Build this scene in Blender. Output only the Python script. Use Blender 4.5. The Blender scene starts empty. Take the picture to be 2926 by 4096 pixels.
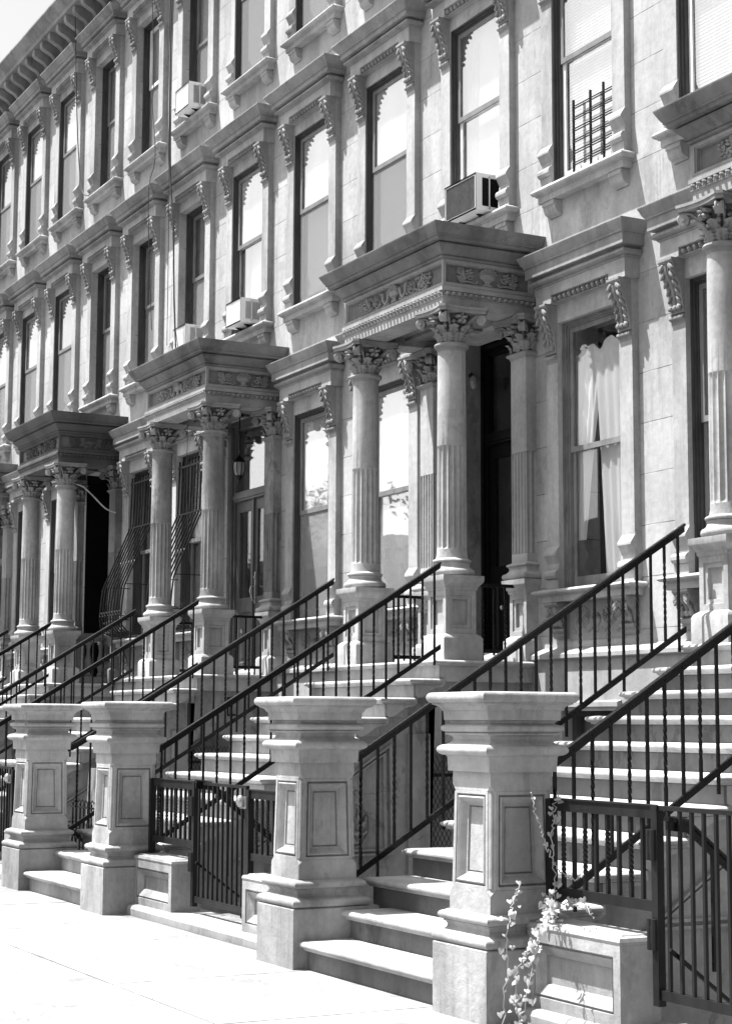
import bpy, bmesh, math, random
from math import sin, cos, pi, radians, sqrt, atan2
from mathutils import Vector, Matrix
random.seed(7)
C = bpy.context.scene.collection
BAY = 1.85

# ------------------------------------------------------------------ materials
def mat_new(name):
    m = bpy.data.materials.new(name); m.use_nodes = True
    nt = m.node_tree; nt.nodes.clear()
    out = nt.nodes.new('ShaderNodeOutputMaterial')
    return m, nt, out
def N(nt, t, **kw):
    n = nt.nodes.new(t)
    for k, v in kw.items():
        if k.startswith('i_'):
            n.inputs[k[2:].replace('_', ' ')].default_value = v
        else: setattr(n, k, v)
    return n
def math_(nt, op, a, b=None, c=None, clamp=False):
    n = nt.nodes.new('ShaderNodeMath'); n.operation = op; n.use_clamp = clamp
    for i, v in enumerate((a, b, c)):
        if v is None: continue
        if isinstance(v, (int, float)): n.inputs[i].default_value = v
        else: nt.links.new(v, n.inputs[i])
    return n.outputs[0]
def maprange(nt, v, a, b, c, d, smooth=True):
    n = nt.nodes.new('ShaderNodeMapRange'); n.interpolation_type = 'SMOOTHSTEP' if smooth else 'LINEAR'
    nt.links.new(v, n.inputs[0])
    for i, x in zip((1, 2, 3, 4), (a, b, c, d)): n.inputs[i].default_value = x
    return n.outputs[0]
def noise(nt, pos, scale, detail=6, rough=.6, stretch=(1, 1, 1), off=(0, 0, 0), dist=0):
    mp = nt.nodes.new('ShaderNodeMapping'); nt.links.new(pos, mp.inputs[0])
    mp.inputs['Scale'].default_value = stretch; mp.inputs['Location'].default_value = off
    n = nt.nodes.new('ShaderNodeTexNoise'); nt.links.new(mp.outputs[0], n.inputs['Vector'])
    n.inputs['Scale'].default_value = scale; n.inputs['Detail'].default_value = detail
    n.inputs['Roughness'].default_value = rough; n.inputs['Distortion'].default_value = dist
    return n.outputs['Fac']
def stone(name, base, stain=.35, patch=.25, joints=False, rough=.88, grain=.25, light=.0, blot=.0, bev=.006, crack=0, streaks=0, worn=.8):
    m, nt, out = mat_new(name)
    pos = nt.nodes.new('ShaderNodeNewGeometry').outputs['Position']
    streak = noise(nt, pos, 2.6, 7, .62, (1, 1, .22))
    patchn = noise(nt, pos, 1.15, 5, .55, (1, 1, .8), (3, 7, 1), .6)
    fine = noise(nt, pos, 17, 8, .7)
    gr = noise(nt, pos, 260, 3, .6)
    f = math_(nt, 'MULTIPLY', maprange(nt, streak, .40, .72, 1.0, 1 - stain), maprange(nt, patchn, .35, .70, 1 + light, 1 - patch))
    f = math_(nt, 'MULTIPLY', f, maprange(nt, fine, .3, .75, 1.07, .86))
    f = math_(nt, 'MULTIPLY', f, maprange(nt, gr, .3, .75, 1.05, .93))
    if blot:
        b = noise(nt, pos, 3.3, 6, .75, (1, 1, .45), (11, 2, 5), .35)
        f = math_(nt, 'MULTIPLY', f, maprange(nt, b, .555, .60, 1, 1 - blot))
        b2 = noise(nt, pos, 2.1, 5, .7, (1, 1, .5), (1, 22, 9), .3)
        f = math_(nt, 'MULTIPLY', f, maprange(nt, b2, .58, .605, 1, 1 + blot * .45))
    if streaks:
        s1 = noise(nt, pos, 22, 4, .6, (1, 1, .035), (2, 9, 4)); s2 = noise(nt, pos, 1.6, 4, .6, (1, 1, .6), (5, 5, 8))
        sk = math_(nt, 'MULTIPLY', maprange(nt, s1, .52, .68, 0, 1), maprange(nt, s2, .45, .62, 0, 1))
        f = math_(nt, 'MULTIPLY', f, math_(nt, 'MULTIPLY_ADD', sk, -streaks, 1))
        sp = noise(nt, pos, 55, 4, .8, (1, 1, 1), (8, 1, 1))
        f = math_(nt, 'MULTIPLY', f, maprange(nt, sp, .66, .72, 1, .72))
    bumpsrc = math_(nt, 'ADD', math_(nt, 'ADD', math_(nt, 'MULTIPLY', fine, .7), math_(nt, 'MULTIPLY', gr, .18)), math_(nt, 'MULTIPLY', noise(nt, pos, 5, 3, .5), worn))
    if crack:
        vo = nt.nodes.new('ShaderNodeTexVoronoi'); vo.feature = 'DISTANCE_TO_EDGE'; vo.inputs['Scale'].default_value = 1.7
        nv = nt.nodes.new('ShaderNodeTexNoise'); nv.inputs['Scale'].default_value = 3; nt.links.new(pos, nv.inputs['Vector'])
        mx = nt.nodes.new('ShaderNodeVectorMath'); mx.operation = 'MULTIPLY_ADD'; nt.links.new(nv.outputs['Color'], mx.inputs[0])
        mx.inputs[1].default_value = (.5, .5, .5); nt.links.new(pos, mx.inputs[2]); nt.links.new(mx.outputs[0], vo.inputs['Vector'])
        ck = maprange(nt, vo.outputs['Distance'], 0, .006, 0, 1)
        gate = maprange(nt, patchn, .5, .56, 1, 0)
        ck = math_(nt, 'MAXIMUM', ck, gate)
        f = math_(nt, 'MULTIPLY', f, math_(nt, 'MULTIPLY_ADD', ck, crack, 1 - crack))
    if joints:
        sx = nt.nodes.new('ShaderNodeSeparateXYZ'); nt.links.new(pos, sx.inputs[0])
        z = sx.outputs[2]
        hi = math_(nt, 'GREATER_THAN', z, 5.9)
        zz = math_(nt, 'SUBTRACT', z, math_(nt, 'MULTIPLY_ADD', hi, .13, 3.135 - .435 * 20))
        fr = math_(nt, 'FRACT', math_(nt, 'DIVIDE', zz, .435))
        dd = math_(nt, 'ABSOLUTE', math_(nt, 'SUBTRACT', fr, .5))
        ln = maprange(nt, dd, .488, .494, 0, 1)
        wob = maprange(nt, noise(nt, pos, 5, 3, .5), .35, .6, .35, 1)
        ln = math_(nt, 'MULTIPLY', ln, wob)
        f = math_(nt, 'MULTIPLY', f, math_(nt, 'MULTIPLY_ADD', ln, -.65, 1))
        row = math_(nt, 'FLOOR', math_(nt, 'DIVIDE', zz, .435))
        # every course a slightly different stone
        wn = nt.nodes.new('ShaderNodeTexWhiteNoise'); wn.noise_dimensions = '2D'
        cb = nt.nodes.new('ShaderNodeCombineXYZ'); nt.links.new(row, cb.inputs[0])
        nt.links.new(math_(nt, 'FLOOR', math_(nt, 'DIVIDE', sx.outputs[0], 1.85)), cb.inputs[1])
        nt.links.new(cb.outputs[0], wn.inputs[0])
        f = math_(nt, 'MULTIPLY', f, maprange(nt, wn.outputs[0], 0, 1, .92, 1.06, False))
        bumpsrc = math_(nt, 'SUBTRACT', bumpsrc, math_(nt, 'MULTIPLY', ln, 3))
    col = math_(nt, 'MULTIPLY', f, base, clamp=True)
    bs = nt.nodes.new('ShaderNodeBsdfPrincipled'); nt.links.new(col, bs.inputs['Base Color'])
    bs.inputs['Roughness'].default_value = rough; bs.inputs['Specular IOR Level'].default_value = .25
    bp = nt.nodes.new('ShaderNodeBump'); bp.inputs['Strength'].default_value = grain; bp.inputs['Distance'].default_value = .012
    nt.links.new(bumpsrc, bp.inputs['Height'])
    if bev:
        bv = nt.nodes.new('ShaderNodeBevel'); bv.samples = 3; bv.inputs['Radius'].default_value = bev
        nt.links.new(maprange(nt, noise(nt, pos, 14, 4, .7), .35, .75, bev * .25, bev * 1.3), bv.inputs['Radius'])
        nt.links.new(bv.outputs[0], bp.inputs['Normal'])
    nt.links.new(bp.outputs[0], bs.inputs['Normal']); nt.links.new(bs.outputs[0], out.inputs[0])
    return m
def paint(name, base, rough=.4, var=.15, spec=.5, bump=.05, scale=9, metallic=0, chip=None):
    m, nt, out = mat_new(name)
    pos = nt.nodes.new('ShaderNodeNewGeometry').outputs['Position']
    a = noise(nt, pos, scale, 6, .65, (1, 1, .4)); g = noise(nt, pos, 90, 4, .6)
    f = maprange(nt, a, .35, .7, 1 + var, 1 - var)
    if chip:
        ch = maprange(nt, noise(nt, pos, 22, 8, .8, (1, 1, .5), (4, 4, 4)), .66, .69, 0, 1)
        col = math_(nt, 'ADD', math_(nt, 'MULTIPLY', math_(nt, 'MULTIPLY', f, base), math_(nt, 'SUBTRACT', 1, ch)), math_(nt, 'MULTIPLY', ch, chip), clamp=True)
    else: col = math_(nt, 'MULTIPLY', f, base, clamp=True)
    bs = nt.nodes.new('ShaderNodeBsdfPrincipled'); nt.links.new(col, bs.inputs['Base Color'])
    nt.links.new(maprange(nt, g, .3, .7, rough * .8, min(1, rough * 1.3)), bs.inputs['Roughness'])
    bs.inputs['Specular IOR Level'].default_value = spec; bs.inputs['Metallic'].default_value = metallic
    if bump:
        bp = nt.nodes.new('ShaderNodeBump'); bp.inputs['Strength'].default_value = bump; bp.inputs['Distance'].default_value = .01
        nt.links.new(math_(nt, 'ADD', a, math_(nt, 'MULTIPLY', g, .3)), bp.inputs['Height']); nt.links.new(bp.outputs[0], bs.inputs['Normal'])
    nt.links.new(bs.outputs[0], out.inputs[0])
    return m
def glass_mat(name, tint=.92, ior=2.0, wav=.02):
    m, nt, out = mat_new(name)
    pos = nt.nodes.new('ShaderNodeNewGeometry').outputs['Position']
    tr = nt.nodes.new('ShaderNodeBsdfTransparent'); tr.inputs[0].default_value = (tint,) * 3 + (1,)
    gl = nt.nodes.new('ShaderNodeBsdfGlossy'); gl.inputs['Roughness'].default_value = .015; gl.inputs[0].default_value = (1, 1, 1, 1)
    ge = nt.nodes.new('ShaderNodeNewGeometry'); dt = nt.nodes.new('ShaderNodeVectorMath'); dt.operation = 'DOT_PRODUCT'
    nt.links.new(ge.outputs['Normal'], dt.inputs[0]); nt.links.new(ge.outputs['Incoming'], dt.inputs[1])
    cs = math_(nt, 'SUBTRACT', 1, math_(nt, 'ABSOLUTE', dt.outputs['Value']), clamp=True)
    fac = math_(nt, 'MULTIPLY_ADD', math_(nt, 'POWER', cs, 5), 1 - ior, ior, clamp=True)
    bp = nt.nodes.new('ShaderNodeBump'); bp.inputs['Strength'].default_value = wav; bp.inputs['Distance'].default_value = .02
    nt.links.new(noise(nt, pos, 2.5, 2, .5), bp.inputs['Height']); nt.links.new(bp.outputs[0], gl.inputs['Normal'])
    mx = nt.nodes.new('ShaderNodeMixShader')
    nt.links.new(fac, mx.inputs[0]); nt.links.new(tr.outputs[0], mx.inputs[1]); nt.links.new(gl.outputs[0], mx.inputs[2])
    nt.links.new(mx.outputs[0], out.inputs[0])
    return m
def mesh_screen(name, col, alpha):
    m, nt, out = mat_new(name)
    tr = nt.nodes.new('ShaderNodeBsdfTransparent'); df = nt.nodes.new('ShaderNodeBsdfDiffuse'); df.inputs[0].default_value = (col,) * 3 + (1,)
    mx = nt.nodes.new('ShaderNodeMixShader'); mx.inputs[0].default_value = alpha
    nt.links.new(tr.outputs[0], mx.inputs[1]); nt.links.new(df.outputs[0], mx.inputs[2]); nt.links.new(mx.outputs[0], out.inputs[0])
    return m
def cloth(name, base, folds=0, trans=.35):
    m, nt, out = mat_new(name)
    pos = nt.nodes.new('ShaderNodeNewGeometry').outputs['Position']
    f = maprange(nt, noise(nt, pos, 3, 4, .5, (1, 1, .3)), .3, .7, 1.05, .85)
    col = math_(nt, 'MULTIPLY', f, base, clamp=True)
    d = nt.nodes.new('ShaderNodeBsdfDiffuse'); nt.links.new(col, d.inputs[0])
    t = nt.nodes.new('ShaderNodeBsdfTranslucent'); nt.links.new(col, t.inputs[0])
    mx = nt.nodes.new('ShaderNodeMixShader'); mx.inputs[0].default_value = trans
    nt.links.new(d.outputs[0], mx.inputs[1]); nt.links.new(t.outputs[0], mx.inputs[2]); nt.links.new(mx.outputs[0], out.inputs[0])
    return m

M = {}
M['wall'] = stone('wall_stone', .37, .30, .22, joints=True, blot=.15, streaks=.18)
M['trim'] = stone('trim_stone', .36, .34, .26, blot=.14, streaks=.2)
M['cap'] = stone('cornice_stone', 0.259, .38, .28, blot=.2)
M['carve'] = stone('carved_stone', 0.259, .35, .25, bev=0)
M['ground'] = stone('sooty_panel_stone', .17, .3, .25, bev=0)  # recess shade behind the frieze carving put into a darker stone colour
M['shadow_dark'] = stone('shadow_and_dark_stone', 0.094, .3, .25, bev=0)  # shade between capital leaves put into the bell colour; also darker portico stone
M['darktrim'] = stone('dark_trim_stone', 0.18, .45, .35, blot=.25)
M['portico'] = stone('portico_stone', 0.288, .30, .22, blot=.15)
M['column'] = stone('column_stone', .37, .34, .26, grain=.5, blot=.14, streaks=.22)
M['column_dark'] = stone('stained_column_stone', .30, .5, .4, grain=.5, blot=.3, streaks=.4)
M['pier'] = stone('pier_stone', .36, .38, .34, grain=.7, blot=.15, bev=.007, streaks=.22)
M['step'] = stone('step_stone', .40, .30, .28, grain=.35, blot=.16, bev=.012, worn=1.0, streaks=.2)
M['riser'] = stone('riser_stone', 0.302, .3, .3, blot=.15)
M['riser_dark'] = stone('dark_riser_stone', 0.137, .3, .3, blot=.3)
M['stoop'] = stone('stoop_side_stone', .33, .35, .3, blot=.3, crack=.5)
M['base'] = stone('basement_stone', 0.302, .3, .2, blot=.1, crack=.3)
M['walk'] = stone('sidewalk_concrete', .26, .30, .25, rough=.9, grain=.5, bev=0, blot=.18, crack=.6, streaks=.001)
M['kerb'] = stone('kerb_stone', 0.302, .3, .2, crack=.4)
M['road'] = stone('asphalt', 0.043, .2, .2, bev=0)
M['area'] = stone('areaway_paving', 0.158, .3, .3, bev=0)
M['iron'] = paint('black_iron_paint', .004, .28, .3, .2, .12)
M['gate'] = paint('grey_black_gate_paint', .010, .45, .35, .18, .15, chip=.04)
M['wood'] = paint('dark_painted_wood', .035, .55, .3, .4, .1, chip=.09)
M['wood_grey'] = paint('grey_painted_wood', .13, .55, .3, .4, .1, chip=.35)
M['sash'] = paint('sash_wood', .13, .5, .2, .4, .06)
M['sash_white'] = paint('white_sash_paint', .6, .5, .15, .4, .05)
M['door'] = paint('dark_door_varnish', .05, .35, .3, .5, .06)
M['blackdoor'] = paint('black_door_paint', .003, .35, .3, .15, .06)
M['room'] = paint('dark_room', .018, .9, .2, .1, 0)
M['shade'] = cloth('white_roller_shade', .88, trans=.15)
M['shade_grey'] = cloth('grey_roller_shade', .42)
M['curtain'] = cloth('white_curtain', .85, trans=.4)
M['screen'] = mesh_screen('insect_screen', .26, .38)
M['glass'] = glass_mat('window_glass', .95, .34)
M['glass_clear'] = glass_mat('clear_window_glass', .97, .10)
M['frost'] = paint('lantern_glass', .16, .2, .3, .6, 0)
M['ac'] = paint('ac_white_enamel', .72, .45, .08, .4, .02)
M['acgrey'] = paint('ac_coil_grey', .055, .6, .3, .3, .3, 60)
M['black'] = paint('black_plastic', .012, .5, .2, .4, 0)
M['brass'] = paint('brass_metal', .35, .3, .2, .6, .03, metallic=.8)
M['cable'] = paint('black_cable', .03, .6, .2, .3, 0)
M['paleCable'] = paint('pale_cable', .28, .6, .2, .3, 0)
M['leaf'] = cloth('vine_leaf', .42, trans=.35)
M['stem'] = paint('vine_stem', .25, .8, .2, .3, 0)
M['tree'] = cloth('tree_leaf', .07, trans=.3)
M['bark'] = paint('tree_bark', .08, .9, .3, .2, .4)
M['oldwood'] = paint('weathered_wood', .13, .8, .5, .2, .5, 14)
M['brick'] = stone('far_brick', 0.144, .2, .2, bev=0)

# ------------------------------------------------------------------ mesh builder
class MB:
    def __init__(s): s.v = []; s.f = []
    def add(s, vs, fs):
        o = len(s.v); s.v += [tuple(p) for p in vs]; s.f += [tuple(i + o for i in f) for f in fs]
    def box(s, x0, x1, y0, y1, z0, z1):
        s.add([(x0, y0, z0), (x1, y0, z0), (x1, y1, z0), (x0, y1, z0), (x0, y0, z1), (x1, y0, z1), (x1, y1, z1), (x0, y1, z1)],
              [(0, 3, 2, 1), (4, 5, 6, 7), (0, 1, 5, 4), (1, 2, 6, 5), (2, 3, 7, 6), (3, 0, 4, 7)])
    def prism(s, poly, a, b, ax):
        n = len(poly)
        if ax == 'x': f = lambda p, t: (t, p[0], p[1])
        elif ax == 'y': f = lambda p, t: (p[0], t, p[1])
        else: f = lambda p, t: (p[0], p[1], t)
        vs = [f(p, a) for p in poly] + [f(p, b) for p in poly]
        s.add(vs, [tuple(range(n)), tuple(range(2 * n - 1, n - 1, -1))] + [(i, (i + 1) % n, (i + 1) % n + n, i + n) for i in range(n)])
    def sweep(s, path, prof, closed=False):
        n = len(path); k = len(prof); vs = []
        for i, p in enumerate(path):
            def nr(a, b):
                d = Vector((b[0] - a[0], b[1] - a[1])).normalized(); return Vector((d.y, -d.x))
            ns = []
            if i > 0 or closed: ns.append(nr(path[i - 1], p))
            if i < n - 1 or closed: ns.append(nr(p, path[(i + 1) % n]))
            m = ns[0] if len(ns) == 1 else (ns[0] + ns[1]) / (1 + ns[0].dot(ns[1]))
            vs += [(p[0] + m.x * o, p[1] + m.y * o, z) for o, z in prof]
        fs = []
        for i in range(n if closed else n - 1):
            j = (i + 1) % n
            for a in range(k):
                b = (a + 1) % k; fs.append((i * k + a, i * k + b, j * k + b, j * k + a))
        if not closed: fs += [tuple(range(k)), tuple(range(n * k - 1, (n - 1) * k - 1, -1))]
        s.add(vs, fs)
    def lathe(s, cx, cy, prof, seg=24, rmod=None):
        n = len(prof); vs = []
        for r, z in prof:
            for i in range(seg):
                a = 2 * pi * i / seg; rr = r if rmod is None else r * rmod(a, z)
                vs.append((cx + rr * cos(a), cy + rr * sin(a), z))
        fs = [(j * seg + i, j * seg + (i + 1) % seg, (j + 1) * seg + (i + 1) % seg, (j + 1) * seg + i) for j in range(n - 1) for i in range(seg)]
        fs += [tuple(range(seg - 1, -1, -1)), tuple(range((n - 1) * seg, n * seg))]
        s.add(vs, fs)
    def sq(s, cx, cy, prof):   # square moulded stack, profile (half, z) bottom to top
        vs = []
        for h, z in prof: vs += [(cx - h, cy - h, z), (cx + h, cy - h, z), (cx + h, cy + h, z), (cx - h, cy + h, z)]
        n = len(prof)
        fs = [(j * 4 + i, j * 4 + (i + 1) % 4, (j + 1) * 4 + (i + 1) % 4, (j + 1) * 4 + i) for j in range(n - 1) for i in range(4)]
        fs += [(3, 2, 1, 0), ((n - 1) * 4, (n - 1) * 4 + 1, (n - 1) * 4 + 2, (n - 1) * 4 + 3)]
        s.add(vs, fs)
    def tube(s, pts, r, seg=6, up=None, twist=None, flat=1.0):
        pts = [Vector(p) for p in pts]; n = len(pts); vs = []
        pu = Vector(up) if up else None
        for i, p in enumerate(pts):
            d = ((pts[min(i + 1, n - 1)] - p).normalized() + (p - pts[max(i - 1, 0)]).normalized())
            if d.length < 1e-6: d = pts[min(i + 1, n - 1)] - pts[max(i - 1, 0)]
            d.normalize()
            if pu is None: pu = Vector((0, 0, 1)) if abs(d.z) < .9 else Vector((1, 0, 0))
            a = d.cross(pu).normalized(); b = a.cross(d); 
            if not up: pu = b
            rr = r(i / (n - 1)) if callable(r) else r
            tw = twist(i / (n - 1)) if twist else 0
            for j in range(seg):
                t = 2 * pi * (j + .5) / seg + tw
                vs.append(p + a * rr * cos(t) + b * rr * sin(t) * flat)
        fs = [(i * seg + j, i * seg + (j + 1) % seg, (i + 1) * seg + (j + 1) % seg, (i + 1) * seg + j) for i in range(n - 1) for j in range(seg)]
        fs += [tuple(range(seg - 1, -1, -1)), tuple(range((n - 1) * seg, n * seg))]
        s.add(vs, fs)
    def ell(s, c, ax, seg=8, rings=5, half=False):  # ax: three axis vectors
        c = Vector(c); ax = [Vector(a) for a in ax]; vs = [c + ax[2]]; fs = []
        for j in range(1, rings):
            t = pi * j / rings
            for i in range(seg):
                p = 2 * pi * i / seg
                vs.append(c + ax[0] * sin(t) * cos(p) + ax[1] * sin(t) * sin(p) + ax[2] * cos(t))
        vs.append(c - ax[2])
        for i in range(seg): fs.append((0, 1 + i, 1 + (i + 1) % seg))
        for j in range(rings - 2):
            for i in range(seg):
                a = 1 + j * seg + i; b = 1 + j * seg + (i + 1) % seg; fs.append((a, a + seg, b + seg, b))
        e = len(vs) - 1
        for i in range(seg): fs.append((e, 1 + (rings - 2) * seg + (i + 1) % seg, 1 + (rings - 2) * seg + i))
        s.add(vs, fs)
    def rings(s, quad, spec):
        """panel: quad (4 corners, ccw from outside) with concentric rings (inset, depth in)"""
        q = [Vector(p) for p in quad]
        nrm = (q[1] - q[0]).cross(q[3] - q[0]).normalized()
        def inset(d, dep):
            w = [(q[1] - q[0]).length, (q[2] - q[1]).length, (q[2] - q[3]).length, (q[3] - q[0]).length]
            def bil(u, v): return q[0].lerp(q[1], u).lerp(q[3].lerp(q[2], u), v) - nrm * dep
            ub, ut, v = d / w[0], d / w[2], d / ((w[1] + w[3]) / 2)
            return [bil(ub, v), bil(1 - ub, v), bil(1 - ut, 1 - v), bil(ut, 1 - v)]
        prev = q; vs = list(q); fs = []; o = 0
        for d, dep in spec:
            cur = inset(d, dep); vs += cur
            fs += [(o + i, o + (i + 1) % 4, o + 4 + (i + 1) % 4, o + 4 + i) for i in range(4)]; o += 4
        fs.append((o, o + 1, o + 2, o + 3)); s.add(vs, fs)
    def mesh(s, name, mat, angle=32):
        me = bpy.data.meshes.new(name); me.from_pydata(s.v, [], s.f)
        bm = bmesh.new(); bm.from_mesh(me); bmesh.ops.recalc_face_normals(bm, faces=bm.faces); bm.to_mesh(me); bm.free()
        me.materials.append(mat); me.polygons.foreach_set('use_smooth', [True] * len(me.polygons))
        me.set_sharp_from_angle(angle=radians(angle)); me.update()
        return me
    def build(s, name, mat, parent=None, loc=None):
        o = bpy.data.objects.new(name, s.mesh(name, mat)); C.objects.link(o)
        if parent: o.parent = parent
        if loc: o.location = loc
        return o
def tag(o, label=None, cat=None, group=None, kind=None):
    for k, v in (('label', label), ('category', cat), ('group', group), ('kind', kind)):
        if v: o[k] = v
    return o
def empty(name, loc=(0, 0, 0), label=None, cat=None, group=None):
    o = bpy.data.objects.new(name, None); C.objects.link(o); o.location = loc; o.empty_display_size = .2
    return tag(o, label, cat, group)
kids = {}
def copy_tree(o, parent=None, loc=None):
    c = o.copy(); C.objects.link(c); c.parent = parent
    if loc is not None: c.location = loc
    for ch in list(o.children): copy_tree(ch, c)
    return c
def arc(cx, cy, r, a0, a1, n):
    return [(cx + r * cos(radians(a0 + (a1 - a0) * i / n)), cy + r * sin(radians(a0 + (a1 - a0) * i / n))) for i in range(n + 1)]
def roll(y, z0, z1, out, n=5):  # half-round nose from (y,z0) to (y,z1) bulging by out (towards -y)
    h = (z1 - z0) / 2; zc = (z0 + z1) / 2
    return [(y - out * sin(pi * i / n), zc - h * cos(pi * i / n)) for i in range(n + 1)]

# ---- relief drawing on a plane: P(u,v,h) -> 3D
def plane_map(o, U, V):
    o, U, V = Vector(o), Vector(U), Vector(V); W = U.cross(V)
    return lambda u, v, h=0: o + U * u + V * v + W * h
def r_tube(mb, P, pts, r, seg=5, h=.0): mb.tube([P(u, v, h) for u, v in pts], r * 1.15, seg)
def r_blob(mb, P, u, v, ru, rv, rh, a=0, seg=7, rings=4, h=0):
    c = P(u, v, h); X = P(1, 0, 0) - P(0, 0, 0); Y = P(0, 1, 0) - P(0, 0, 0); W = P(0, 0, 1) - P(0, 0, 0)
    mb.ell(c, ((X * cos(a) + Y * sin(a)) * ru, (Y * cos(a) - X * sin(a)) * rv, W * rh * 2.3), seg, rings)
def r_spiral(mb, P, cu, cv, R, turns, a0, d, r, n=18):
    pts = []
    for i in range(n + 1):
        t = i / n; a = a0 + d * turns * 2 * pi * t; rr = R * (1 - .85 * t)
        pts.append((cu + rr * cos(a), cv + rr * sin(a)))
    mb.tube([P(u, v, 0) for u, v in pts], lambda t: r * (1 - .35 * t), 5)
    r_blob(mb, P, cu, cv, r * 1.5, r * 1.5, r * 1.5, 0, 6, 4)
def r_flower(mb, P, cu, cv, R, k=5):
    r_blob(mb, P, cu, cv, R * .28, R * .28, R * .55)
    for i in range(k):
        a = 2 * pi * i / k + .3
        r_blob(mb, P, cu + cos(a) * R * .58, cv + sin(a) * R * .58, R * .44, R * .30, R * .35, a)
def r_frond(mb, P, pts, w, n, r=.007):
    """stem with leaflets either side"""
    r_tube(mb, P, pts, r * .8)
    for i in range(1, n + 1):
        t = i / (n + 1) * (len(pts) - 1); j = int(t); f = t - j
        a = pts[j]; b = pts[min(j + 1, len(pts) - 1)]
        u, v = a[0] + (b[0] - a[0]) * f, a[1] + (b[1] - a[1]) * f
        an = atan2(b[1] - a[1], b[0] - a[0]); ww = w * sin(pi * (.25 + .6 * i / (n + 1)))
        for sgn in (1, -1):
            q = an + sgn * .95
            r_blob(mb, P, u + cos(q) * ww * .5, v + sin(q) * ww * .5, ww * .55, ww * .24, r, q, 6, 4)
def r_urn(mb, P, cu, v0, h, w):
    prof = [(.28, 0), (.30, .08), (.16, .16), (.18, .26), (.42, .40), (.5, .55), (.46, .60), (.52, .66)]
    for i in range(len(prof) - 1):
        (a, z0), (b, z1) = prof[i], prof[i + 1]
        for s_ in range(6):
            t0, t1 = pi * s_ / 6, pi * (s_ + 1) / 6
            mb.add([P(cu - cos(t0) * a * w, v0 + z0 * h, sin(t0) * a * w * .4), P(cu - cos(t1) * a * w, v0 + z0 * h, sin(t1) * a * w * .4),
                    P(cu - cos(t1) * b * w, v0 + z1 * h, sin(t1) * b * w * .4), P(cu - cos(t0) * b * w, v0 + z1 * h, sin(t0) * b * w * .4)], [(0, 1, 2, 3)])
    for r_, m_ in ((.72, 7), (.84, 6), (.93, 4)):
        for i in range(m_):
            u = (i - (m_ - 1) / 2) / 7 * w * 1.0
            r_blob(mb, P, cu + u, v0 + r_ * h, w * .085, w * .085, w * .09, 0, 6, 4, h=.006)
def frieze_relief(mb, P, w, h, rich=True):
    """P origin at panel lower-left; symmetric urn + scrolls + fronds"""
    c = w / 2; r_urn(mb, P, c, h * .06, h * .9, h * 1.05)
    k = 2 if w > 1.2 else 1
    for sg in (1, -1):
        X = lambda d: c + sg * d
        if k == 2:
            r_tube(mb, P, [(X(h * .6), h * .75), (X(h * .75), h * .3), (X(h * 1.0), h * .14), (X(h * 1.25), h * .4), (X(h * 1.3), h * .8)], .016)
            r_spiral(mb, P, X(h * 1.95), h * .5, h * .40, 1.4, pi if sg > 0 else 0, sg, .013)
            r_flower(mb, P, X(h * 1.95), h * .5, h * .30)
            for q in (1.42, 2.5, 2.75): r_blob(mb, P, X(h * q), h * .78, h * .16, h * .07, .012, .9 * sg)
            for q in (1.5, 2.5): r_blob(mb, P, X(h * q), h * .2, h * .18, h * .08, .012, -.8 * sg)
            r_frond(mb, P, [(X(h * 2.5), h * .15), (X(h * 2.9), h * .3), (X(h * 3.2), h * .6), (X(h * 3.3), h * .9)], h * .4, 5, .010)
            r_frond(mb, P, [(X(h * 2.9), h * .1), (X(h * 3.4), h * .2), (X(h * 3.75), h * .5), (X(h * 3.8), h * .88)], h * .34, 5, .010)
            r_tube(mb, P, [(X(h * .55), h * .12), (X(h * 1.6), h * .06), (X(h * 2.6), h * .1), (X(h * 3.6), h * .1)], .010)
        else:
            r_spiral(mb, P, X(h * 1.15), h * .60, h * .33, .95, pi if sg > 0 else 0, sg, .009)
            r_flower(mb, P, X(h * 1.15), h * .62, h * .27, 6)
            r_tube(mb, P, [(X(h * .62), h * .28), (X(h * .72), h * .12), (X(h * .95), h * .18), (X(h * 1.25), h * .2), (X(h * 1.6), h * .12), (X(h * 1.75), h * .3), (X(h * 1.66), h * .38)], .010)
            r_frond(mb, P, [(X(h * 1.35), h * .15), (X(h * 1.6), h * .45), (X(h * 1.66), h * .9)], h * .34, 6, .008)
def egg_row(mb, P, length, h, sp):
    """eggs along u from 0..length, centre v=0"""
    n = max(3, int(round(length / sp))); s_ = length / n
    for i in range(n):
        u = (i + .5) * s_
        r_blob(mb, P, u, 0, s_ * .30, h * .46, h * .35, 0, 6, 4)
        r_tube(mb, P, [(u + s_ * .5, h * .45), (u + s_ * .5, -h * .45)], s_ * .09, 4)
        r_tube(mb, P, [(u - s_ * .36, h * .45), (u - s_ * .40, 0), (u - s_ * .2, -h * .45), (u + s_ * .2, -h * .45), (u + s_ * .40, 0), (u + s_ * .36, h * .45)], s_ * .06, 4)

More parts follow.
